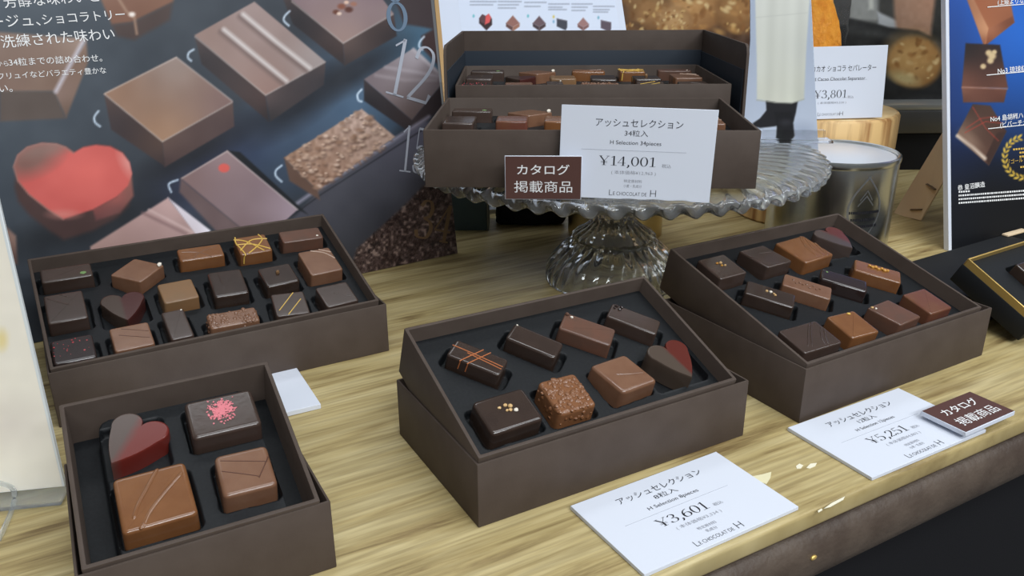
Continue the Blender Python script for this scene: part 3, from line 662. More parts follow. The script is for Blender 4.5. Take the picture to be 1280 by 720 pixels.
# ------------------------------------------------------------------ glass cake stand
CX, CY, PR = .081, .638, .1530
stand = empty('glass_cake_stand', T(CX, CY, 0))
tag(stand, 'clear cut glass cake stand with a scalloped rim under the 14,001 yen box', 'cake stand')
def plate_bm():
    bm = bmesh.new(); N = 480; S = 58
    prof = [(.004, .1070), (.05, .1070), (.10, .1070), (PR-.030, .1070), (PR-.018, .1062), (PR-.008, .1050), (PR-.003, .1042), (PR, .1025), (PR+.0010, .1000), (PR, .0970), (PR-.003, .0945),
            (PR-.007, .0942), (PR-.011, .0965), (PR-.018, .1000), (PR-.030, .1015), (.10, .1015), (.05, .1005), (.02, .0985), (.004, .0980)]
    rings = []
    for k, (r, z) in enumerate(prof):
        ring = []
        for i in range(N):
            a = 2*math.pi*i/N; rr, zz = r, z; e = max(0, (r-(PR-.024))/.024)
            ph = S*a+(z-.1)*420
            if e > 0: rr += .0013*e*math.cos(ph); zz += (.0004 if z > .1005 else .0016)*e*math.cos(S*a+.6)
            elif z > .1015 and r > .03: zz += .0005*math.cos(60*a)*min(1, r/.1)
            ring.append(bm.verts.new((rr*math.cos(a), rr*math.sin(a), zz)))
        rings.append(ring)
    for a, b in zip(rings, rings[1:]):
        for i in range(N): bm.faces.new((a[i], b[i], b[(i+1) % N], a[(i+1) % N]))
    bm.faces.new(rings[0]); bm.faces.new(rings[-1][::-1])
    bmesh.ops.recalc_face_normals(bm, faces=bm.faces); return bm
ob('plate', plate_bm(), M_glass, stand, ang=70)
def foot_bm():
    bm = bmesh.new()
    out = [(.012, .0985), (.0125, .085), (.0130, .068), (.0168, .0625), (.0172, .058), (.0145, .053), (.0160, .049), (.0220, .0435), (.0285, .0395), (.0308, .0370), (.0300, .0345), (.0345, .0310), (.0410, .0255), (.0470, .0185), (.0510, .0115), (.0532, .0055), (.0535, .0005)]
    inn = [(.0490, .0005), (.0470, .0080), (.0430, .0150), (.0370, .0210), (.0290, .0260), (.0160, .0300), (.0040, .0310)]
    def mod(a, r, z):
        if z > .052: return .07*math.cos(12*a)
        if z > .0335: return .09*abs(math.cos(12*a))
        return .06*abs(math.cos(14*a))*min(1, max(0, (z-.003)/.010)) if r > .031 else 0
    rings = add_lathe(bm, out+inn, 168, lambda a, r, z: mod(a, r, z), caps=True)
    bmesh.ops.recalc_face_normals(bm, faces=bm.faces); return bm
ob('foot', foot_bm(), M_glass2, stand, ang=24)

# ------------------------------------------------------------------ the two level box on the stand
DROPS = dict(E1=.0132, E2=.0098)
E1Q = (-.0532, .5088, .1092, -.0457, 0, .2021, .1283, .0355); E2Q = (-.0414, .6400, .1192, -.0057, 0, .2058, .1255, .0340)
def scaled(q):
    sx, sy = q[5]/.1905, q[6]/.1056
    return [(n, x*sx, y*sy, w, d, a) for n, x, y, w, d, a in LAY['D']], (HEART['D'][0]*sx, HEART['D'][1]*sy, HEART['D'][2])
def pockets_of(L, H): return [pocket('D', *r[1:]) for r in L]+[(H[0], H[1]+.002, .027, .0235, 0)]
PL = dict(E1='in the front tray on the cake stand', E2='in the rear tray on the cake stand')
SEEN = dict(E1={'D1', 'D2', 'D4', 'D3', 'D6', 'D16', 'D17'}, E2=None)
for nm, q, lb in (('E1', E1Q, 'open brown tray of chocolates at the front of the glass cake stand'), ('E2', E2Q, 'brown tray of chocolates inside the tall brown box on the cake stand')):
    L, H = scaled(q); tray, mw, h = make_tray('chocolate_box', q, lb, pockets_of(L, H), group='trays on the cake stand', drop=DROPS[nm])
    for n, x, y, w, d, a in L:
        if SEEN[nm] and n not in SEEN[nm]: continue
        copy_thing(PROTO[n], mw @ T(x, y, h-DROPS[nm]+STAND-H_CH) @ RZ(R(a)), TXT[n]+' '+PL[nm], 'chocolates '+PL[nm])
    if nm == 'E1':
        for n, u, t in (('C12', 640, 'red-brown caramel square beside the dark rectangle'), ('C10', 701, 'caramel square by the 14,001 yen card')):
            p = mw.inverted() @ at(u, 148, q[2]+q[7]-DROPS[nm]+STAND)
            copy_thing(PROTO[n], mw @ T(p.x, p.y, h-DROPS[nm]+STAND-H_CH), t+' '+PL[nm], 'chocolates '+PL[nm])
    if nm == 'E2':
        copy_thing(PROTO['Dh'], mw @ T(H[0], H[1], h-DROPS[nm]+STAND-H_CH) @ RZ(R(H[2])), 'dark and red heart chocolate '+PL[nm], 'chocolates '+PL[nm])
OB = frame((-.0492, .6385, .1092), R(-.8))
bm = bmesh.new(); add_box(bm, 0, .2235, 0, .1415, 0, .002, .0004); add_box(bm, .004, .2195, .1395, .1415, .0005, .0725, .0005)
outer = ob('outer_box', bm, M_box, mw=OB, ang=30)
tag(outer, 'tall brown outer box standing open at the back of the glass cake stand', 'box')
for x0, x1, sx in ((0, .002, 1), (.2215, .2235, -1)):
    bm = bmesh.new()
    P = [(-.004, .0), (.1400, .0), (.1400, .0725), (.006, .0725), (.001, .0705), (-.001, .066)]
    a = [bm.verts.new((x0, y, z)) for y, z in P]; b = [bm.verts.new((x1, y, z)) for y, z in P]
    bm.faces.new(a); bm.faces.new(b[::-1])
    for i in range(len(P)): bm.faces.new((a[i], b[i], b[(i+1) % len(P)], a[(i+1) % len(P)]))
    for v in bm.verts:
        v.co.x += sx*(.0042*(v.co.y/.1415))       # the walls toe in towards the back
    bmesh.ops.recalc_face_normals(bm, faces=bm.faces); ob('side_flap', bm, M_box, outer, ang=30)
bm = bmesh.new(); add_box(bm, .0055, .218, .1382, .1394, .002, .0555, .0002); 
for x0, s in ((.0021, 1), (.2207, -1)):
    k = .0042/.1415*s; add_prism(bm, [(x0+k*.002, .002), (x0+.0007+k*.002, .002), (x0+.0007+k*.138, .138), (x0+k*.138, .138)], .002, .0545)
ob('lining', bm, M_lining, outer)
bm = bmesh.new(); add_box(bm, .0085, .214, .002, .1330, .0021, .0097, .0005); ob('lower_tier', bm, M_black, outer)

# ------------------------------------------------------------------ price cards
G = {}
def geo(s, off=0): 
    if (s, off) not in G: G[(s, off)] = font_geo(s, off)
    return G[(s, off)]
def card_text(z, lines, w=.091, h=.055):
    bm = bmesh.new()
    for s, cx, cy, wd, ht, mi, kind in lines:
        g = digits_geo(s) if kind == 'd' else geo(s, kind if isinstance(kind, float) else 0)
        put_text(bm, g, cx*w, (1-cy)*h, wd*w if wd else None, ht*h if ht else None, 0, z, mi)
    return bm
def price_lines(title, pcs, en, price, base, allergen):
    k = len(price)
    return [(title, .505, .170, .56, .085, 0, -.002), (pcs, .49, .275, .15, .066, 0, -.005), (en, .49, .385, .33, .055, 0, -.003), (price, .445, .590, .37 if k > 6 else .32, .125, 0, 'd'),
            ('税込', .70 if k > 6 else .665, .615, .06, .042, 1, 0), ('( 本体価格'+base+' )', .49, .705, .29, .050, 1, -.006), ('特定原材料', .49, .795, .12, .036, 1, 0), (allergen, .49, .85, .12 if '・' in allergen else .07, .036, 1, 0),
            ('L', .350, .928, None, .062, 0, -.018), ('E CHOCOLAT DE', .476, .937, .220, .040, 0, -.012), ('H', .628, .922, None, .074, 0, -.018)]
def price_card(mw, label, lines, group='price cards', th=.002, w=.091, h=.055, name='price_card'):
    bm = bmesh.new(); add_box(bm, 0, w, 0, h, 0, th, .0002, 1)
    o = ob(name, bm, M_white, mw=mw); tag(o, label, 'price card', group)
    bm = card_text(th+.00012, lines, w, h)
    add_box(bm, .14*w, .82*w, .535*h, .539*h, th, th+.0001, mi=2)
    ob('lettering', bm, [M_ink, M_grey_ink, M_line_ink], o, smooth=False); return o
AS = 'アッシュセレクション'
def table_card(L, yaw): return frame((L[0], L[1], .0001), yaw) @ T(0, -.055, 0)
price_card(table_card((.0265, .3302), .5278), 'white price card reading 3,601 yen lying before the eight piece box', price_lines(AS, '8粒入', 'H Selection 8pieces', '¥3,601', '¥3,334', '乳成分'))
c12 = table_card((.1494, .3996), .5108)
price_card(c12, 'white price card reading 5,251 yen lying before the twelve piece box', price_lines(AS, '12粒入', 'H Selection 12pieces', '¥5,251', '¥4,862', '小麦・乳成分'))
c34 = frame((.0282, .4985, .1058), -.085, 1.53) @ RZ(R(-1.6))
price_card(c34, 'white price card reading 14,001 yen propped against the front tray', price_lines(AS, '34粒入', 'H Selection 34pieces', '¥14,001', '¥12,963', '小麦・乳成分'), th=.0008)
bm = bmesh.new(); add_box(bm, 0, .091, 0, .055, 0, .003, .0002, 1)
tag(ob('price_card', bm, M_white, mw=frame((-.1905, .3844, .0001), R(28))), 'blank white card lying between the four piece and the seventeen piece box', 'price card', 'price cards')
def catalog_card(mw, label, w, h, th):
    bm = bmesh.new(); add_box(bm, 0, w, 0, h, 0, th, .0002, 1); o = ob('catalogue_card', bm, M_white, mw=mw); tag(o, label, 'sign card', 'brown catalogue cards')
    bm = bmesh.new(); add_box(bm, .0004, w-.0004, .0004, h-.0004, th, th+.0002); ob('brown_face', bm, M_brown_card, o)
    bm = bmesh.new(); put_text(bm, geo('カタログ', .008), w*.5, h*.69, w*.68, h*.235, 0, th+.0003); put_text(bm, geo('掲載商品'), w*.5, h*.30, w*.76, h*.27, 0, th+.0003)
    ob('lettering', bm, M_white_ink, o, smooth=False)
catalog_card(frame((.2384, .3852, .0042), .5272) @ RZ(0), 'brown catalogue card with white letters lying across the 5,251 yen card', .0442, .0266, .0026)
catalog_card(frame((-.0038, .4950, .1052), -.0412, 1.60), 'brown catalogue card with white letters propped on the cake stand rim', .0458, .0268, .0008)

# ------------------------------------------------------------------ tins, log, bag behind
def tin(name, x, y, r, h, m, label, base=0):
    t = empty(name, T(x, y, 0)); tag(t, label, 'tin')
    bm = bmesh.new(); add_lathe(bm, [(r*.97, base), (r, base+.0008), (r, h-.006), (r*1.01, h-.0055), (r*1.018, h-.003), (r*1.012, h-.0008), (r*.985, h), (r*.96, h-.0006), (r*.955, h-.0035)], 96, caps=True)
    bmesh.ops.recalc_face_normals(bm, faces=bm.faces); ob('tin_body', bm, m, t, ang=30); return t
t = tin('silver_tin', .2745, .7060, .0512, .0885, M_steel, 'round silver tin with a dark printed emblem in front of the log', .0120)
bm = bmesh.new(); add_lathe(bm, [(.0498, 0), (.0512, .0008), (.0512, .0116), (.0500, .0119)], 96); ob('brown_base', bm, M_box, t)
bm = bmesh.new(); add_lathe(bm, [(.0485, .0853), (.0485, .0858), (.0470, .0862), (.0020, .0866)], 96); ob('tin_lid', bm, M_tin_lid, t)
def wrap(o_parent, pts, r, m, name):
    """marks printed on the tin's side: (angle, height) polygons"""
    bm = bmesh.new()
    for P in pts:
        try: bm.faces.new([bm.verts.new((r*math.cos(a), r*math.sin(a), z)) for a, z in P])
        except ValueError: pass
    ob(name, bm, m, o_parent, smooth=False)
A0 = R(-78)
def arc(c, k): return c+k*.0095/.0512
em = []
def leafpt(t): return (A0+math.sin(t*math.pi)*.30, .078-.056*t)
L = [leafpt(i/12) for i in range(13)]; Rr = [(2*A0-a, z) for a, z in L]
for i in range(12):
    for side in (L, Rr):
        (a0, z0), (a1, z1) = side[i], side[i+1]; s = 1 if side is L else -1
        em.append([(a0, z0), (a1, z1), (a1-s*.035, z1), (a0-s*.035, z0)])
for i in range(2, 4):
    z = .072-.009*i/2; w = .05+.028*i
    em.append([(A0-w, z-.004), (A0, z+.004), (A0, z+.0025), (A0-w, z-.0055)]); em.append([(A0+w, z-.004), (A0, z+.004), (A0, z+.0025), (A0+w, z-.0055)])
wrap(t, em, .05135, mat('grey_emblem', (158, 160, 164), .35, metal=.85), 'emblem')
for k, (z, w0) in enumerate(((.047, .26), (.041, .22), (.0355, .27))):
    dash = [];  a = A0-w0
    while a < A0+w0: dash.append([(a, z), (a+.022, z), (a+.022, z+.0022), (a, z+.0022)]); a += .034
    wrap(t, dash, .0515, M_ink, 'printed_line')
t2 = tin('brass_tin', .0975, .7640, .0440, .0850, M_brass, 'plain pale brass tin standing behind the foot of the cake stand')
bm = bmesh.new(); rings = add_lathe(bm, [(.0725, 0), (.0745, .002), (.0740, .05), (.0745, .1005), (.0730, .1028), (.0715, .1032)], 96, lambda a, r, z: .006*math.sin(5*a+1)+.004*math.sin(11*a))
log = ob('log_stand', bm, log_mat(), mw=T(.3010, .8320, 0), ang=40); tag(log, 'round pale wooden log standing behind the silver tin', 'log stand')
bm = bmesh.new(); add_lathe(bm, [(.0712, .1030), (.0700, .1036), (.0020, .1036)], 96, lambda a, r, z: .006*math.sin(5*a+1)+.004*math.sin(11*a)); ob('cut_face', bm, mat('end_grain', (226, 200, 152), .55, var=(60, (210, 178, 124))), log)
cs = frame((.2440, .7640, .1038), R(1.5), R(84)) @ RZ(R(1))
price_card(cs, 'white price card reading 3,801 yen standing on the wooden log', [('ローストカカオ ショコラ セパレーター', .49, .30, .82, .085, 0, 0), ('Roasted Cacao Chocolat Separator', .49, .45, .62, .060, 0, 0), ('¥3,801', .47, .665, .32, .135, 0, 'd'), ('税込', .67, .70, .06, .04, 1, 0), ('( 本体価格¥3,520 )', .49, .775, .28, .04, 1, 0), ('L', .365, .93, None, .05, 0, -.016), ('E CHOCOLAT DE', .475, .935, .20, .032, 0, -.014), ('H', .59, .928, None, .056, 0, -.016)], th=.001, w=.0915, h=.0630)
# bag of orange fruit behind the card
bag = empty('snack_bag', T(.2800, .8330, .1037)); tag(bag, 'clear bag of bumpy orange snack standing on the wooden log', 'snack bag')
bm = bmesh.new()
add_box(bm, -.03, .03, -.009, .009, 0, .115)
bmesh.ops.subdivide_edges(bm, edges=bm.edges[:], cuts=9, use_grid_fill=True)
for v in bm.verts:
    t = v.co.z/.115; w = .25+.85*math.sin(math.pi*min(1, .22+.74*t))**.8; x = v.co.x*w*(1.05 if v.co.x > 0 else 1)
    k = noise.noise(Vector((v.co.x*210, v.co.y*210, v.co.z*150)))*.0034
    ed = max(0, 1-(abs(v.co.x)/.03)**3)
    v.co = Vector((x+k, v.co.y*(.35+.65*ed)+k, v.co.z+k*.6))
ob('filling', bm, mat('orange_snack', (250, 172, 66), .3, .6, bump=(260, .7, .002), var=(120, (236, 146, 40))), bag, ang=80)
bm = bmesh.new()
nx, nz = 16, 28
for s in (-1, 1):
    V = []
    for j in range(nz):
        for i in range(nx):
            x = -.034+.0735*i/(nx-1); z = .001+.128*j/(nz-1); e = max(0, 1-((x-.0025)/.037)**2)*max(0, 1-((z-.06)/.07)**2)
            V.append(bm.verts.new((x+.0016*noise.noise(Vector((z*90, s, 1))), s*(.0008+.0125*math.sqrt(e))+.0014*noise.noise(Vector((x*120, z*120, s*3))), z+.003*noise.noise(Vector((x*60, 2, 1))))))
    for j in range(nz-1):
        for i in range(nx-1): bm.faces.new((V[j*nx+i], V[j*nx+i+1], V[(j+1)*nx+i+1], V[(j+1)*nx+i]))
ob('clear_film', bm, M_film, bag, ang=80)
# dark things under the rim of the cake stand
bm = bmesh.new(); add_box(bm, -.085, -.0235, .768, .812, 0, .075, .0012); o = ob('teal_box', bm, M_teal, mw=Matrix()); tag(o, 'grey teal paper box standing behind the edge of the big poster', 'box')
bm = bmesh.new(); add_box(bm, -.0232, -.0218, .7675, .812, 0, .075, .0003); ob('pale_edge', bm, mat('pale_edge_card', (122, 122, 108), .6), o)
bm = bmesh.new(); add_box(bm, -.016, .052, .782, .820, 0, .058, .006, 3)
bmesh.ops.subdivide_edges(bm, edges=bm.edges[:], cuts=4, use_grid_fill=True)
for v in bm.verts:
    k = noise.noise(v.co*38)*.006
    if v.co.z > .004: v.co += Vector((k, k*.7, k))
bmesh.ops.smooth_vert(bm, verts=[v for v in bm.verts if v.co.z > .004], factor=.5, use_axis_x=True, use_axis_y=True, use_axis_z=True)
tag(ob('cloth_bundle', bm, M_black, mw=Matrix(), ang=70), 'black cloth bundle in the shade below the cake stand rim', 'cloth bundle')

# ------------------------------------------------------------------ black gift box with gold rim and its lid
fq = (.3340, .5058, .0036, .5612, .4647, .14, .0595, .0198); mf = frame(fq[:3], fq[3], fq[4])
g = ob('gift_box', open_box(.14, .0595, .0150, .0022), M_blackbox, mw=mf, ang=30); tag(g, 'tilted black gift box with a shiny gold rim at the edge of the counter', 'gift box')
bm = bmesh.new()
for x0, x1, y0, y1 in ((.0006, .1394, .0006, .0016), (.0006, .1394, .0579, .0589), (.0006, .0016, .0006, .0589), (.1384, .1394, .0006, .0589)): add_box(bm, x0, x1, y0, y1, .006, .0205, .0002, 1)
ob('gold_rim', bm, M_gold, g)
bm = bmesh.new(); ob('tray_insert', insert_mesh(.137, .0565, [(.045, .030, .034, .026, 0), (.095, .030, .034, .026, 0)]), M_insert, g, T(.0015, .0015, .0165), ang=80); bm.free()
o = choc('chocolate_square', .030, .0225, dict(m=M_dark, top=.0012, bits=[BIT(.62, .42, .0016, M_gold_line, .25)], bn='gold_leaf')); o.matrix_world = mf @ T(.0445, .030, .0118)
tag(o, 'dark chocolate with a gold flake in the gold rimmed black box', 'chocolate')
e_ = Vector((.8526, .5225, 0)); n_ = Vector((-.5225, .8526, 0)); p0 = e_*.5720+n_*.290
lid = ob('flat_box', open_box(.165, .0855, .0130, .002), M_blackbox, mw=frame(p0, math.atan2(.5225, .8526)) @ T(0, .0855, .0132) @ Matrix.Rotation(math.pi, 4, 'X'), ang=30)
tag(lid, 'flat black lid lying under the gold rimmed gift box', 'box')
bm = bmesh.new(); add_box(bm, 0, .03, 0, .006, 0, .002, .0008); tag(ob('card_tab', bm, M_cream, mw=frame(e_*.7310+n_*.3690, R(31)) @ T(0, 0, .0133)), 'small beige card tab on the corner of the black lid', 'card')
# ------------------------------------------------------------------ printed boards behind
def board(name, mw, x0, x1, y0, y1, th, m=None):
    bm = bmesh.new(); add_box(bm, x0, x1, y0, y1, -th, -.0002, .0003, 1); return ob(name, bm, m or M_white, mw=mw)
# -- the big poster of chocolates on the left
PLM = frame((-.0409-.0050, .6944+.0075, .0005), R(33.4), R(90-8.5))
def choc_print(k, top, ctop, left=None, cl=None, right=None, cr=None, hl=None):
    if left: k.poly(left, cl, 1.2)
    if right: k.poly(right, cr, 1.2)
    k.poly(top, ctop, 1.0)
    if hl:
        for P in hl: k.line(P, .7, (205, 190, 182), 1.2, .6)
def paint_poster(k):
    U, V = k.U, k.V
    k.c[:] = k.grad(0, 0, (60, 70, 80), 350, 330, (40, 42, 48))
    k.spot(445, 130, 95, 60, (74, 100, 126), .9, .85, -.6); k.spot(330, 190, 80, 40, (58, 74, 98), .9, .7, -.6); k.spot(540, 45, 45, 40, (70, 106, 130), .9, .8, -.6); k.spot(255, 215, 60, 30, (40, 46, 72), .9, .8, -.6)
    k.spot(240, 190, 70, 18, (24, 25, 30), .6, .8, -.5); k.spot(370, 130, 60, 22, (26, 28, 34), .6, .8, -.6); k.spot(110, 280, 90, 22, (26, 28, 32), .6, .8, -.3); k.spot(440, 90, 60, 18, (28, 30, 36), .6, .8, -.5)
    k.spot(520, 165, 30, 14, (28, 29, 34), .7, .8, -.6)
    # upper left block behind the words
    k.poly([(0, 113), (68, 115), (82, 148), (0, 152)], (78, 66, 60), 2); k.poly([(108, 50), (110, 78), (83, 147), (68, 115)], [(130, 105, 92), (110, 85, 70), (96, 74, 62), (126, 102, 92)], 2)
    k.poly([(-60, 30), (0, 40), (107, 48), (70, 114), (0, 114), (-60, 110)], [(118, 96, 84), (124, 102, 90), (146, 124, 112), (116, 92, 78), (112, 88, 76), (110, 86, 76)], 2)
    k.line([(104, 52), (86, 84), (70, 114)], 2.6, (192, 186, 196), 2.5, .85)
    k.poly([(122, -10), (222, -10), (216, 3), (165, 28), (140, 31)], [(120, 84, 66), (128, 92, 74), (120, 82, 62), (112, 74, 56), (112, 74, 56)], 2); k.poly([(140, 31), (165, 28), (216, 3), (212, 25), (168, 50), (146, 45)], (66, 50, 46), 3)
    k.line([(146, -5), (158, 14), (168, 22), (171, 42)], 1.8, (150, 120, 100), 1.5, .8); k.spot(165, 18, 4, 3, (226, 214, 206), .5)
    # centre square
    choc_print(k, [(130, 117), (220, 71), (291, 127), (203, 177)], [(132, 100, 80), (142, 124, 116), (116, 92, 88), (150, 116, 92)], [(130, 117), (203, 177), (206, 208), (139, 162)], [(66, 50, 47), (74, 55, 48), (52, 40, 40), (48, 38, 40)], [(203, 177), (291, 127), (293, 158), (206, 209)], [(86, 66, 60), (84, 66, 62), (70, 54, 54), (64, 48, 48)], [[(131, 118), (203, 177), (290, 128)], [(131, 117), (220, 72)], [(221, 72), (290, 126)]])
    # ribbed block
    choc_print(k, [(243, 44), (318, 2), (407, 77), (332, 119)], [(136, 112, 104), (150, 130, 126), (150, 138, 136), (140, 112, 104)], [(243, 44), (332, 119), (336, 152), (252, 80)], [(64, 52, 52), (66, 50, 48), (44, 38, 40), (44, 38, 40)], [(332, 119), (407, 77), (405, 106), (338, 152)], [(78, 66, 66), (72, 62, 62), (48, 44, 48), (46, 42, 44)], [[(244, 46), (332, 119), (406, 78)]])
    for P in ([(304, 18), (345, 52), (387, 85)], [(280, 37), (320, 70), (358, 101)]):
        k.line([(x-4, y+3) for x, y in P], 3, (104, 86, 82), 3, .8); k.line(P, 2.6, (204, 196, 194), 2.4, .9)
    # flower topped block and its dark neighbour
    k.poly([(490, -10), (560, -10), (557, 40), (530, 34), (505, 30)], (54, 44, 46), 2)
    choc_print(k, [(350, -12), (470, -12), (492, 17), (429, 54)], [(120, 100, 104), (120, 100, 104), (134, 116, 116), (140, 116, 110)], [(350, -12), (429, 54), (431, 82), (366, 30)], [(60, 48, 48), (62, 48, 46), (40, 34, 36), (36, 32, 36)], [(429, 54), (492, 17), (496, 45), (431, 82)], [(82, 66, 62), (74, 58, 56), (46, 40, 42), (48, 40, 40)], [[(365, 2), (429, 54), (491, 18)]])
    for x, y, r, c in ((420, 15, 4, (92, 52, 40)), (427, 8, 5, (120, 70, 54)), (436, 12, 5, (78, 42, 34)), (442, 5, 4, (140, 96, 80)), (424, 17, 3, (206, 180, 164)), (433, 3, 3, (204, 170, 150))): k.spot(x, y, r, r*.7, c, .4)
    k.poly([(527, 45), (552, 30), (560, 30), (570, 92), (556, 90), (527, 60)], (58, 42, 42), 2)
    # block with the 12
    choc_print(k, [(455, 99), (517, 60), (558, 98), (515, 150)], [(104, 92, 96), (150, 142, 148), (116, 104, 108), (92, 78, 76)], [(455, 99), (515, 150), (516, 168), (455, 126)], [(50, 42, 44), (58, 48, 48), (34, 32, 36), (32, 30, 34)], [(515, 150), (558, 98), (562, 125), (540, 145), (516, 168)], (54, 46, 48))
    k.line([(470, 94), (506, 100), (545, 100)], 1.5, (146, 136, 140), 2.5, .7); k.line([(482, 84), (520, 90), (550, 96)], 1.5, (160, 152, 158), 2.5, .7); k.line([(517, 62), (557, 99)], 2, (170, 164, 170), 2, .7)
    # grey wall of the printed box, bottom right
    k.poly([(300, 330), (372, 268), (395, 240), (530, 152), (545, 150), (575, 320), (440, 345)], [(44, 46, 52), (62, 62, 72), (64, 64, 72), (86, 84, 98), (80, 80, 92), (40, 42, 46), (42, 43, 48)], 2)
    k.line([(352, 268), (386, 244), (460, 196), (536, 146)], 2.2, (140, 136, 152), 2, .8); k.line([(340, 285), (376, 262), (400, 244), (538, 156)], .8, (30, 30, 36), 1, .8)
    # crunchy bar
    bar = [(355, 197), (452, 136), (494, 171), (397, 238)]
    k.poly([(355, 197), (397, 238), (400, 250), (362, 226)], (92, 70, 60), 1.5); k.poly(bar, [(150, 118, 98), (176, 150, 138), (158, 132, 118), (132, 100, 82)], 1.2)
    m = np.clip(.5-k.sdf(bar)/4, 0, 1); rs = np.random.RandomState(9)
    for _ in range(150):
        s_, t_ = rs.rand(), rs.rand(); x = 355+(452-355)*s_+(397-355)*t_; y = 197+(136-197)*s_+(238-197)*t_; q = 1.6+2.6*rs.rand(); k.spot(x+1.5, y+2, q*1.1, q*.8, (88, 66, 56), .6, .5); k.spot(x, y, q, q*.6, ((206, 180, 162), (186, 156, 136), (150, 118, 98))[rs.randint(3)], .5, .7)
    k.noise(4, 16, m, 6)
    # red dotted block
    choc_print(k, [(226, 223), (284, 188), (372, 262), (330, 300), (300, 284)], [(122, 98, 96), (142, 120, 122), (150, 132, 142), (120, 102, 108), (116, 96, 98)], None, None, [(284, 188), (372, 262), (385, 268), (300, 190)], (26, 28, 32), [[(227, 223), (284, 189)], [(285, 190), (372, 262)]])
    k.poly([(226, 223), (300, 284), (330, 300), (290, 310), (224, 240)], (96, 78, 78), 2); k.spot(280, 210, 7, 5.5, (206, 92, 84), .2)
    # heart
    P = [(92, 191), (104, 184), (120, 181), (138, 183), (153, 191), (162, 203), (165, 217), (160, 232), (146, 246), (116, 262), (79, 274), (60, 262), (36, 243), (22, 226), (17, 208), (22, 194), (34, 184), (52, 179), (70, 180), (82, 184)]
    k.poly([(x+1, y+(26 if y > 200 else 0)) for x, y in P], (64, 44, 42), 3); k.poly([(164, 215), (167, 245), (150, 266), (120, 276), (116, 262), (146, 246)], [(150, 96, 84), (120, 78, 72), (96, 62, 60), (84, 52, 52), (120, 60, 56), (150, 80, 74)], 2)
    k.poly(P, (188, 84, 78), 1.5); k.c0 = k.c.copy(); k.spot(110, 215, 40, 22, (206, 96, 88), .8, .8); k.spot(38, 200, 34, 17, (112, 84, 76), .6, .9, -.35); k.spot(56, 186, 34, 9, (124, 98, 90), .6, .8, -.2); k.spot(160, 205, 7, 16, (214, 150, 142), .8, .7, -.5)
    m = np.clip(.5-k.sdf(P)/2, 0, 1)[..., None]; k.c = k.c0*(1-m)+k.c*m; k.spot(80, 268, 16, 5, (200, 130, 120), .8, .6)
    k.line(P[10:]+[P[0]], .9, (150, 118, 108), 1.2, .6)
    # pale wedge
    k.poly([(113, 308), (210, 247), (246, 292), (240, 330), (113, 330)], [(170, 138, 130), (186, 154, 150), (160, 132, 128), (150, 120, 116), (150, 120, 116)], 1.5); k.poly([(210, 247), (263, 288), (258, 320), (244, 292)], [(206, 196, 204), (226, 222, 230), (190, 182, 194), (196, 184, 190)], 1.2)
    k.line([(178, 266), (232, 292)], 1.6, (120, 92, 92), 2, .7); k.line([(186, 262), (240, 290)], 1.3, (206, 180, 176), 1.5, .6)
    k.poly([(-30, 275), (0, 276), (20, 295), (22, 330), (-30, 340)], [(110, 84, 76), (128, 98, 88), (140, 112, 102), (86, 62, 56), (60, 46, 42)], 2)
    # shiny edges of the moulded pockets
    for P in ([(123, 139), (118, 146), (119, 153), (125, 158)], [(242, 62), (236, 66), (235, 72), (239, 76)], [(362, 14), (356, 20), (355, 26), (361, 32)], [(452, 112), (447, 118), (448, 125), (452, 127)], [(352, 207), (345, 213), (345, 220), (352, 227)], [(530, 46), (525, 52), (524, 58), (528, 62)], [(222, 225), (211, 230), (214, 240)]):
        k.line([(p.x, p.y) for p in smooth_line([(x, y, 0) for x, y in P], 5)], 1.1, (206, 222, 238), 1.2, .9)
    # coarse cocoa texture
    nib = [(440, 332), (446, 311), (500, 262), (540, 222), (600, 240), (620, 330), (462, 370), (440, 360)]
    m = np.clip(.5-k.sdf(nib)/4, 0, 1); k.mix(m, (66, 50, 46)); rs = np.random.RandomState(3)
    g = rs.rand(*U.shape); k.c += ((g-.5)*46)[..., None]*m[..., None]; n = k.noise(3.2, 26, m, 11); k.mix(m*np.clip((n-.22)*5, 0, 1)*.8, (150, 128, 116)); k.mix(m*np.clip((-n-.25)*5, 0, 1)*.8, (30, 24, 24))
    k.noise(60, 6, None, 21); k.noise(18, 3, None, 22); k.c = k.c*1.08+5
pl = board('poster', PLM, -.50, -.002, 0, .34, .003, M_blackbox)
tag(pl, 'large dark poster of printed chocolates and white words behind the seventeen piece box', 'poster')
sheet('print', PLM, -.50, -.002, 0, .34, .00082, paint_poster, M_print, pl)
bm = bmesh.new()
for s, a, b in (('芳醇な味わいと', (6, 9), (124, 1)), ('ショコラトリー', (54, 30), (157, 23)), ('ージュ、', (-10, 34), (51, 31)), ('洗練された味わい', (3, 59), (144, 48)), ('34粒までの詰め合わせ。', (12, 82), (128, 76)), ('から', (-4, 83), (11, 82)), ('フリュイなどバラエティ豊かな', (-2, 99), (133, 91)), ('い。', (0, 115), (16, 114))):
    px_text(bm, PLM, geo(s), a[0], a[1], b[0], b[1])
ob('printed_words', bm, M_white_ink, pl, smooth=False)
M_pale_num = mat('pale_number_ink', (172, 176, 188), .5)
for s, a, b, h in (('12', (482, 116), (536, 132), 1.15), ('15', (499, 214), (532, 218), 1.5)):
    bm = bmesh.new(); px_text(bm, PLM, digits_geo(s, .075, .03), *a, *b, h); ob('printed_number', bm, M_pale_num, pl, smooth=False)
bm = bmesh.new(); px_text(bm, PLM, digits_geo('8', .10, .04), 485, 40, 511, 39, 1.2); ob('printed_number', bm, mat('blue_grey_number_ink', (104, 124, 146), .5), pl, smooth=False)
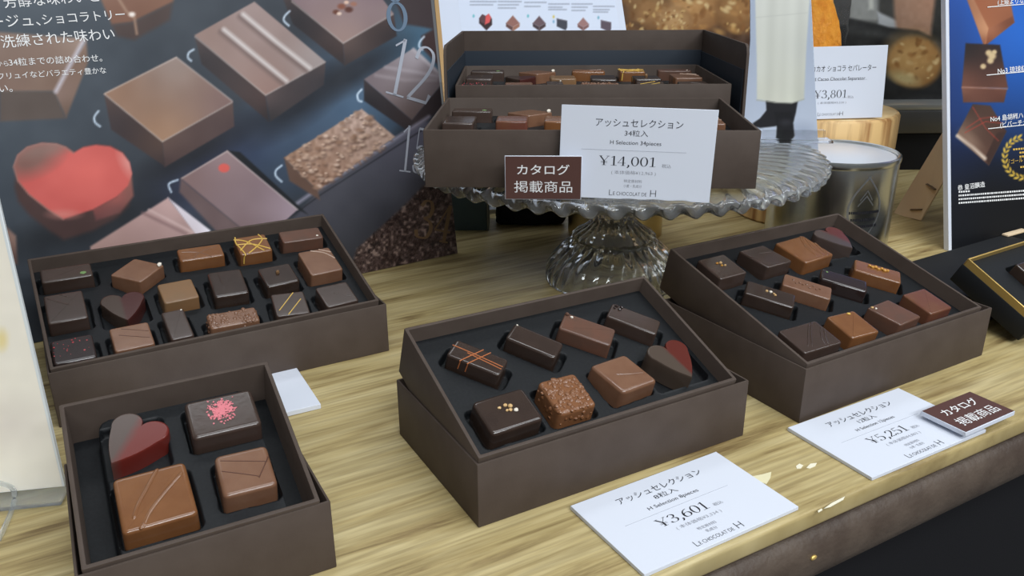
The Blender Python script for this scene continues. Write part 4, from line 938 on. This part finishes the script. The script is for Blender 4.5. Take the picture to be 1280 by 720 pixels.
bm = bmesh.new(); px_text(bm, PLM, digits_geo('34', .12, .05), 516, 296, 560, 304, 1.1); ob('printed_number', bm, mat('dull_gold_number_ink', (120, 94, 64), .5), pl, smooth=False)

# -- blue poster on the right with its easel strut
PRM = frame((.3835, .6992, .0005), R(13), R(90-15.5))
def paint_blue(k):
    k.c[:] = k.grad(1200, 0, (26, 80, 172), 1200, 250, (16, 18, 28)); k.spot(1285, 40, 90, 90, (36, 108, 206), .9, .8); k.spot(1190, 110, 30, 130, (18, 44, 100), .9, .6)
    k.c *= np.clip(1-.55*np.clip((k.V-150)/110, 0, 1), 0, 1)[..., None]
    # block with the pale top, dark block with crumbs, tilted block with red lines
    k.poly([(1207, -6), (1230, 57), (1268, 28), (1262, -6)], [(150, 84, 52), (176, 112, 76), (140, 84, 56), (158, 96, 66)], 1); k.poly([(1207, -6), (1215, -6), (1236, 36), (1230, 57)], [(110, 62, 44), (196, 140, 100), (206, 150, 110), (130, 76, 52)], 1); k.poly([(1236, 36), (1266, 20), (1268, 28), (1232, 57)], [(170, 108, 76), (130, 76, 52), (100, 56, 40), (120, 66, 44)], 1)
    k.poly([(1207, 54), (1250, 56), (1260, 110), (1202, 110)], [(34, 26, 26), (44, 32, 30), (104, 64, 50), (112, 70, 56)], 1); k.poly([(1202, 109), (1259, 111), (1255, 128), (1204, 128)], [(128, 84, 68), (112, 70, 56), (84, 50, 40), (92, 56, 44)], 1); k.line([(1203, 109), (1259, 111)], .8, (186, 140, 120), 1, .7)
    for x, y, r in ((1236, 66, 4), (1240, 70, 5), (1238, 76, 4), (1229, 83, 3.5), (1243, 65, 3)): k.spot(x, y, r, r*.9, (208, 182, 140), .4); 
    k.poly([(1216, 130), (1238, 132), (1258, 164), (1236, 207), (1195, 170)], [(66, 46, 38), (74, 52, 42), (70, 46, 38), (96, 66, 54), (128, 100, 84)], 1); k.poly([(1258, 164), (1236, 207), (1231, 198), (1246, 166)], (62, 42, 36), 1); k.line([(1197, 170), (1216, 184), (1231, 198)], 2.2, (226, 208, 190), 1.8, .9); k.spot(1214, 176, 14, 6, (150, 122, 104), .9, .6, .75)
    for P in ([(1208, 160), (1226, 148), (1246, 146)], [(1216, 134), (1232, 160), (1248, 176)], [(1206, 166), (1232, 152), (1254, 154)]): k.line(P, .5, (170, 62, 50), .7, .8)
    # printed laurel
    for j in range(13):
        a = R(100+j*15); x, y = 1279+25*math.cos(a), 197-27*math.sin(a)
        k.spot(x, y, 3.6, 1.5, (206, 172, 70), .4, 1, -a+R(62)); k.spot(1279+21*math.cos(a), 197-23*math.sin(a), 3.2, 1.3, (190, 156, 60), .4, 1, -a+R(120))
    k.noise(40, 3, None, 4)
pr = board('poster', PRM, -.001, .26, 0, .30, .0062, M_white)
tag(pr, 'deep blue poster with white edges and floating chocolates leaning behind the black gift box', 'poster')
sheet('print', PRM, .0022, .258, .0, .30, .0009, paint_blue, M_print, pr)
for s, a, b in (('No3 琉球紅茶', (1247, 92), (1290, 88)), ('No4 島胡椒ハイビスカス', (1238, 152), (1312, 143)), ('(ビバーチェ・バニラ)', (1250, 159), (1312, 152)), ('(上級よりなめらか)', (1247, 6), (1300, 2)), ('恭 皇沼醸造', (1197, 238), (1231, 233))):
    bm = bmesh.new(); px_text(bm, PRM, geo(s, .006), *a, *b); ob('printed_line', bm, M_white_ink, pr, smooth=False)
for a, b in (((1233, 94), (1320, 86)), ((1235, 161), (1320, 152)), ((1234, 9), (1320, 2))):
    I = PRM.inverted(); p = I @ on_plane(*a, PRM.translation, PRM.col[2].to_3d()); q = I @ on_plane(*b, PRM.translation, PRM.col[2].to_3d())
    b2 = bmesh.new(); add_tube(b2, [(p.x, p.y, .0003), (q.x, q.y, .0003)], .00035, 6, .3); ob('underline', b2, M_white_ink, pr)
rs = random.Random(5); bm = bmesh.new()
for r in range(4):                                # four lines of tiny print, too small to read
    u = 1198; v = 241+r*4.6
    while u < 1300:
        w = rs.uniform(1.2, 2.4); vv = v-(u-1198)*.075
        if r == 0 and u > 1212: break
        P = [PRM.inverted() @ on_plane(x, y, PRM.translation, PRM.col[2].to_3d()) for x, y in ((u, vv), (u+w, vv-.1), (u+w, vv-2.2), (u, vv-2.1))]
        bm.faces.new([bm.verts.new((p.x, p.y, .0003)) for p in P]); u += w+.8
ob('tiny_print', bm, M_white_ink, pr, smooth=False)
bm = bmesh.new()
for s, a, b in (('「ゴールド', (1261, 205), (1283, 201)),): px_text(bm, PRM, geo(s), *a, *b)
for u, v, n in ((1266, 188, 5), (1274, 192, 3), (1274, 197, 3), (1275, 210, 3)):
    for j in range(n):
        P = [PRM.inverted() @ on_plane(u+x+j*3.2, v-j*.3-y, PRM.translation, PRM.col[2].to_3d()) for x, y in ((0, 0), (2.4, .1), (2.4, 2.4), (0, 2.3))]
        bm.faces.new([bm.verts.new((p.x, p.y, .0003)) for p in P])
ob('gold_words', bm, M_gold_line, pr, smooth=False)
bm = bmesh.new()
Nz = Vector((0, 1, 0)); sp = []
Pb = on_plane(1152, 276, Vector((0, .79, 0)), Nz); Pa = on_plane(1118, 268, Vector((0, .82, 0)), Nz); Pc = on_plane(1205, 185, Vector((0, .80, 0)), Nz); Pd = on_plane(1182, 162, Vector((0, .82, 0)), Nz)
q = [Pa, Pb, Pc, Pd]; nn = (q[1]-q[0]).cross(q[3]-q[0]).normalized()*.0018
A_ = [bm.verts.new(p) for p in q]; B_ = [bm.verts.new(p+nn) for p in q]; bm.faces.new(A_); bm.faces.new(B_[::-1])
for i in range(4): bm.faces.new((A_[i], B_[i], B_[(i+1) % 4], A_[(i+1) % 4]))
bmesh.ops.recalc_face_normals(bm, faces=bm.faces)
strut = ob('easel_strut', bm, M_cream, pr, PRM.inverted())
strut['label'] = 'beige card strut with two slots'
bm = bmesh.new(); N2 = nn.normalized(); sgn = 1 if N2.dot(CAM_O-q[0]) > 0 else -1
for s in (((1159, 230), (1169, 237)), ((1139, 262), (1153, 262))):
    p0_ = on_plane(*s[0], q[0]+nn, N2)+N2*sgn*.0003; p1_ = on_plane(*s[1], q[0]+nn, N2)+N2*sgn*.0003
    if sgn < 0: p0_ -= nn; p1_ -= nn
    add_tube(bm, [p0_, p1_], .0020, 8, .35)
ob('slot', bm, mat('slot_shadow_brown', (112, 92, 70), .8), pr, PRM.inverted())

# -- white leaflet with the gold edge, behind the tall box
up = Vector((-.1073, .5455, .8312)).normalized(); ex = Vector((.9667, .2527, -.041)); ex = (ex-up*ex.dot(up)).normalized(); nz = ex.cross(up)
P0 = on_plane(660, 30, Vector((0, .955, 0)), Vector((0, 1, 0)))
PFM = Matrix(((ex.x, up.x, nz.x, P0.x), (ex.y, up.y, nz.y, P0.y), (ex.z, up.z, nz.z, P0.z), (0, 0, 0, 1)))
If = PFM.inverted(); Lf = lambda u, v: If @ on_plane(u, v, P0, nz)
fx0, fx1 = Lf(548.5, 0).x, Lf(780, 20).x; fy0 = -.235
fl_ = Lf(559.6, 120); ft = Lf(548.5, 4); fr_ = Lf(783.7, 43); fr2 = Lf(777.3, 0)
def edge_x(y, a, b): return a.x+(b.x-a.x)*(y-a.y)/(b.y-a.y)
Y0, Y1 = -(P0.z-.002)/up.z, .10
quad = [(edge_x(Y0, fl_, ft), Y0), (edge_x(Y0, fr_, fr2), Y0), (edge_x(Y1, fr_, fr2), Y1), (edge_x(Y1, fl_, ft), Y1)]
bm = bmesh.new(); add_prism(bm, quad, -.002, -.0002); leaf = ob('leaflet', bm, mat('leaflet_paper', (206, 214, 230), .5, .4), mw=PFM)
tag(leaf, 'white leaflet with six tiny printed chocolates and a gold edge behind the tall brown box', 'leaflet')
bm = bmesh.new(); add_prism(bm, [(quad[0][0]-.0045, Y0), (quad[0][0], Y0), (quad[3][0], Y1), (quad[3][0]-.0045, Y1)], -.002, .0006); ob('gold_edge', bm, mat('gold_edge', (176, 138, 84), .5), leaf)
def paint_leaf(k):
    k.c[:] = (208, 217, 234); rs = random.Random(2)
    for x, y in ((592, 19), (624, 20), (660, 20), (696, 20), (0, 0)): pass
    for j, (x0, x1, ys) in enumerate(((588, 618, (2, 6)), (623, 651, (2, 6, 10)), (656, 683, (3, 8)), (686, 711, (5, 9, 12)), (715, 738, (5, 9, 13)), (742, 764, (8, 12, 15)))):
        for n, y in enumerate(ys):
            x = x0; xe = x1 if n == 0 else x1-rs.uniform(2, 9)
            while x < xe:
                w = rs.uniform(1.6, 4); k.line([(x, y), (x+w, y+w*.02)], .9, (148, 154, 170), .7, .75); x += w+1.2
    def gem(u, v, s, t, l, r, pts): 
        k.poly(pts[0], t, .8); k.poly(pts[1], l, .8); k.poly(pts[2], r, .8)
    k.poly([(599, 23), (603, 18), (607, 20), (611, 18), (615, 24), (615, 31), (608, 38), (599, 29)], (44, 24, 28), .8); k.poly([(599, 23), (603, 18), (607, 20), (606, 30), (601, 28)], (88, 56, 62), .8); k.poly([(607, 20), (611, 17), (614, 22), (612, 28), (606, 31)], (214, 84, 84), .8)
    for u, v, s, t, l, r in ((641, 29, 8.5, (142, 98, 88), (92, 60, 54), (150, 104, 84)), (674, 29, 8, (98, 78, 84), (56, 42, 48), (66, 48, 50)), (729, 30, 7, (150, 112, 108), (112, 76, 72), (124, 88, 84))):
        k.poly([(u-s, v), (u, v-s*1.15), (u+s, v), (u, v+s*.55)], t, .8); k.poly([(u-s, v), (u, v+s*.55), (u, v+s*1.2), (u-s, v+s*.5)], l, .8); k.poly([(u, v+s*.55), (u+s, v), (u+s, v+s*.5), (u, v+s*1.2)], r, .8)
    for u, v, t in ((703, 30, (58, 60, 70)), (758, 32, (84, 72, 82))):
        k.poly([(u-7, v-7), (u+6, v-4), (u+6, v+4), (u+4, v+8), (u-7, v+3)], t, .8); k.line([(u-6, v-6), (u+5, v-4)], .5, (120, 116, 124), .7, .8)
    for u, v, c in ((592, 20, (110, 180, 190)), (660, 20, (110, 180, 190)), (692, 21, (206, 190, 110)), (692, 27, (130, 170, 200)), (748, 22, (120, 170, 190))): k.spot(u, v, 1.3, 2, c, .5)
sheet('print', PFM, Lf(575, 20).x, Lf(772, 20).x, Lf(660, 43).y, Y1-.002, .0009, paint_leaf, M_print_matte, leaf)

# -- cut-out figure board: white apron and black boots, standing on the glass stand
SBM = frame((.2140, .6560, .1085), R(-4), R(88))
sil = [(912, 186), (917, 150), (923, 130), (930, 108), (935, 88), (938, 50), (938, 0), (932, -60), (1012, -60), (1014, 0), (1017, 60), (1020, 130), (1023, 189)]
def paint_cut(k):
    k.c[:] = (188, 202, 224)
    k.c[:] = k.grad(960, 60, (182, 194, 214), 960, 190, (204, 214, 232))
    k.spot(1003, 165, 14, 10, (160, 172, 194), .8, .7)
    k.poly([(957, 122), (998, 122), (995, 140), (992, 152), (986, 152), (968, 158), (950, 160), (942, 158), (941, 154), (950, 148), (958, 138)], (34, 34, 38), 1); k.poly([(968, 140), (990, 140), (992, 158), (993, 170), (988, 177), (975, 177), (970, 172), (971, 160)], (26, 26, 30), 1); k.spot(982, 153, 7, 4, (56, 56, 62), .6, .7)
    ap = [(941, -70), (1012, -70), (1012, 0), (1008, 60), (1005, 124), (990, 129), (970, 128), (946, 124), (946, 80), (944, 0)]
    k.poly(ap, [(222, 222, 210), (226, 226, 216), (226, 228, 220), (214, 216, 208), (206, 208, 196), (222, 224, 208), (226, 226, 212), (214, 216, 202), (222, 224, 214), (226, 228, 220)], 1)
    m = np.clip(.5-k.sdf(ap)/2, 0, 1); k.c += (np.sin(k.U*.35+k.V*.012)*3+np.sin(k.U*.16+1)*4)[..., None]*m[..., None]; k.line([(946, 125), (970, 128.5), (990, 129), (1005, 124)], .7, (176, 178, 164), .8, .7)
    k.line([(944, 22), (1009, 16)], .5, (200, 202, 194), .8, .6)
Is = SBM.inverted(); Ns = SBM.col[2].to_3d()
sp = [(Is @ on_plane(u, v, SBM.translation, Ns)) for u, v in sil]
bm = bmesh.new(); add_prism(bm, [(p.x, p.y) for p in sp], -.0022, -.0001)
so = ob('standee', bm, mat('standee_edge', (196, 208, 226), .5), mw=SBM)
tag(so, 'cut-out board of a white apron and black boots standing on the cake stand', 'standee')
xs = [p.x for p in sp]; ys = [p.y for p in sp]
sheet('print', SBM, min(xs), max(xs), min(ys), max(ys), .0007, paint_cut, M_print_matte, so, keep=lambda k: k.sdf(sil) < 0)
bm = bmesh.new(); add_box(bm, -.020, .034, -.0015, .0005, -.006, .012, .0004); add_box(bm, -.018, .030, .0006, .007, .0004, .0016, .0002); add_box(bm, -.018, .030, .0006, .007, -.0042, -.003, .0002)
ob('clear_foot', bm, M_film, so)

# -- long photo board of cream puffs at the back, on its dark shelf
sh = empty('back_shelf', T(0, 1.005, 0)); tag(sh, 'dark shelf with a metal front strip behind the log and tins', 'shelf')
BY = 1.005
bm = bmesh.new(); add_box(bm, -.35, .95, 0, .22, -.9, .045, .002); ob('dark_front', bm, mat('black_laminate', (18, 18, 20), .35, .4), sh)
bm = bmesh.new(); add_box(bm, -.35, .95, -.006, .02, .0452, .0720, .0015); ob('metal_strip', bm, mat('grey_metal', (98, 98, 98), .35, metal=.7), sh)
bm = bmesh.new(); add_box(bm, -.35, .95, -.004, .22, .0722, .0790, .0008); ob('shelf_top', bm, mat('pale_metal', (168, 170, 168), .3, metal=.7), sh)
PBM = frame((0, BY+.035, .0795), 0, R(88))
def puff(k, u, v, r, c0, c1, seed):
    k.spot(u, v, r*1.04, r*.98, c1, .12); k.spot(u-r*.1, v-r*.2, r*.85, r*.75, c0, .6, .9); rs = random.Random(seed)
    for _ in range(44):
        a, d = rs.uniform(0, 6.3), r*math.sqrt(rs.random())*.9; q = rs.uniform(.05, .16)*r
        k.spot(u+d*math.cos(a), v+d*math.sin(a)*.95, q, q*.6, rs.choice(((226, 202, 150), (212, 178, 118), (140, 94, 50), (176, 130, 76), (120, 80, 42))), .5, .75, rs.uniform(0, 3.1))
def paint_puffs(k):
    U, V = k.U, k.V
    k.c[:] = (46, 46, 46); k.poly([(760, -80), (950, -80), (950, 140), (760, 140)], (86, 62, 44), 3)
    for u, v, r, c0, c1 in ((800, -30, 40, (176, 134, 84), (120, 84, 50)), (885, -30, 40, (186, 142, 92), (128, 90, 54)), (868, 10, 34, (196, 150, 96), (132, 92, 54)), (815, 18, 28, (166, 124, 78), (104, 72, 42)), (925, 15, 30, (170, 126, 76), (110, 76, 44)), (845, 28, 20, (200, 160, 110), (140, 100, 60)), (790, 45, 18, (120, 86, 54), (80, 56, 36))): puff(k, u, v, r, c0, c1, int(u))
    m = np.clip((V-38)/14, 0, 1)*np.clip((960-U)/10, 0, 1); k.mix(m*.85, (84, 62, 48)); k.noise(6, 30, m, 31)
    for x, y in ((795, 52), (812, 47), (838, 44), (868, 43), (899, 40), (918, 38), (880, 47)): k.spot(x, y, 7, 3.5, (184, 142, 84), .6, .8, .4)
    # the gloved hand holding a puff
    k.poly([(1010, -90), (1200, -90), (1200, 140), (1010, 140)], (62, 62, 62), 2); k.poly([(1066, -90), (1112, -90), (1104, 28), (1060, 26)], (132, 134, 132), 4); k.poly([(1098, -90), (1130, -90), (1126, 26), (1098, 26)], (54, 54, 52), 3); k.poly([(1086, -90), (1092, -90), (1092, 12), (1086, 12)], (176, 178, 172), 2)
    k.poly([(1096, 14), (1122, 26), (1126, 42), (1098, 30)], (160, 164, 168), 2); k.poly([(1166, -90), (1200, -90), (1200, 60), (1164, 50)], (48, 48, 46), 2)
    k.poly([(1112, -90), (1172, -90), (1169, 0), (1163, 46), (1122, 44), (1118, 20)], [(150, 118, 96), (140, 108, 88), (158, 120, 98), (176, 138, 114), (160, 128, 106), (140, 110, 92)], 3)
    k.poly([(1040, 30), (1060, 22), (1085, 28), (1110, 34), (1148, 38), (1164, 46), (1170, 60), (1178, 80), (1190, 120), (1190, 140), (1030, 140), (1030, 60)], (36, 37, 38), 2)
    k.spot(1092, 42, 30, 5, (70, 72, 72), .8, .8, .15); k.spot(1075, 60, 12, 14, (58, 60, 60), .9, .8, .6); k.spot(1128, 52, 22, 5, (62, 64, 64), .8, .7, -.3); k.spot(1100, 62, 6, 12, (22, 22, 24), .8, .8, .5); k.spot(1070, 90, 20, 20, (26, 27, 28), .9, .7)
    puff(k, 1143, 78, 33, (206, 168, 110), (146, 104, 58), 77); k.spot(1130, 98, 18, 7, (196, 182, 132), .6, .8, .3); k.spot(1146, 72, 16, 14, (186, 140, 82), .9, .5)
    k.poly([(1030, 108), (1195, 116), (1195, 150), (1030, 150)], (28, 28, 28), 6, .85); k.spot(1150, 124, 24, 6, (58, 58, 60), .8, .6)
    k.noise(5, 5, None, 8)
pb = board('photo_board', PBM, .02, .72, 0, .36, .004, M_blackbox)
tag(pb, 'wide photo board of cream puffs and a black gloved hand standing on the back shelf', 'photo board')
sheet('print', PBM, .02, .72, 0, .36, .0012, paint_puffs, M_print, pb)

# -- cream sign in a clear holder at the left
SGM = frame((-.2145, .3423, .0035), R(10), R(90))
def paint_sign(k):
    k.c[:] = k.grad(40, 330, (244, 238, 224), 40, 610, (246, 242, 230)); k.spot(2, 425, 7, 12, (238, 218, 150), .6, .8); k.spot(10, 530, 40, 26, (214, 206, 200), .9, .5); k.noise(14, 2.5, None, 3)
sg = board('paper_sign', SGM, -.20, 0, .0025, .20, .0022, mat('sign_edge', (222, 228, 230), .35, .5))
tag(sg, 'cream paper sign standing in a clear holder beside the four piece box', 'sign')
sheet('print', SGM, -.20, -.0012, .003, .20, .0012, paint_sign, M_print, sg)
bm = bmesh.new(); add_box(bm, -.20, .0002, -.0015, .0008, -.0150, .0095, .0005); ob('clear_holder', bm, M_acrylic, sg)
# small clear dish at the left edge
cl = empty('clear_clip', T(0, 0, 0)); tag(cl, 'small clear plastic clip at the foot of the cream sign', 'clip')
bm = bmesh.new()
p = at(20, 632); p2 = at(-6, 690); d = (p2-p).normalized(); s = Vector((d.y, -d.x, 0))
P3 = smooth_line([p+d*.028+Vector((0, 0, .0014)), p+d*.010+Vector((0, 0, .0014)), p+d*.001+Vector((0, 0, .003)), p-d*.001+Vector((0, 0, .009)), p-s*-.006+Vector((0, 0, .014)), p-s*-.012+Vector((0, 0, .012)), p-s*-.014+Vector((0, 0, .006))], 6)
add_tube(bm, P3, .0012, 8, 1.0)
ob('bent_rod', bm, M_acrylic, cl)
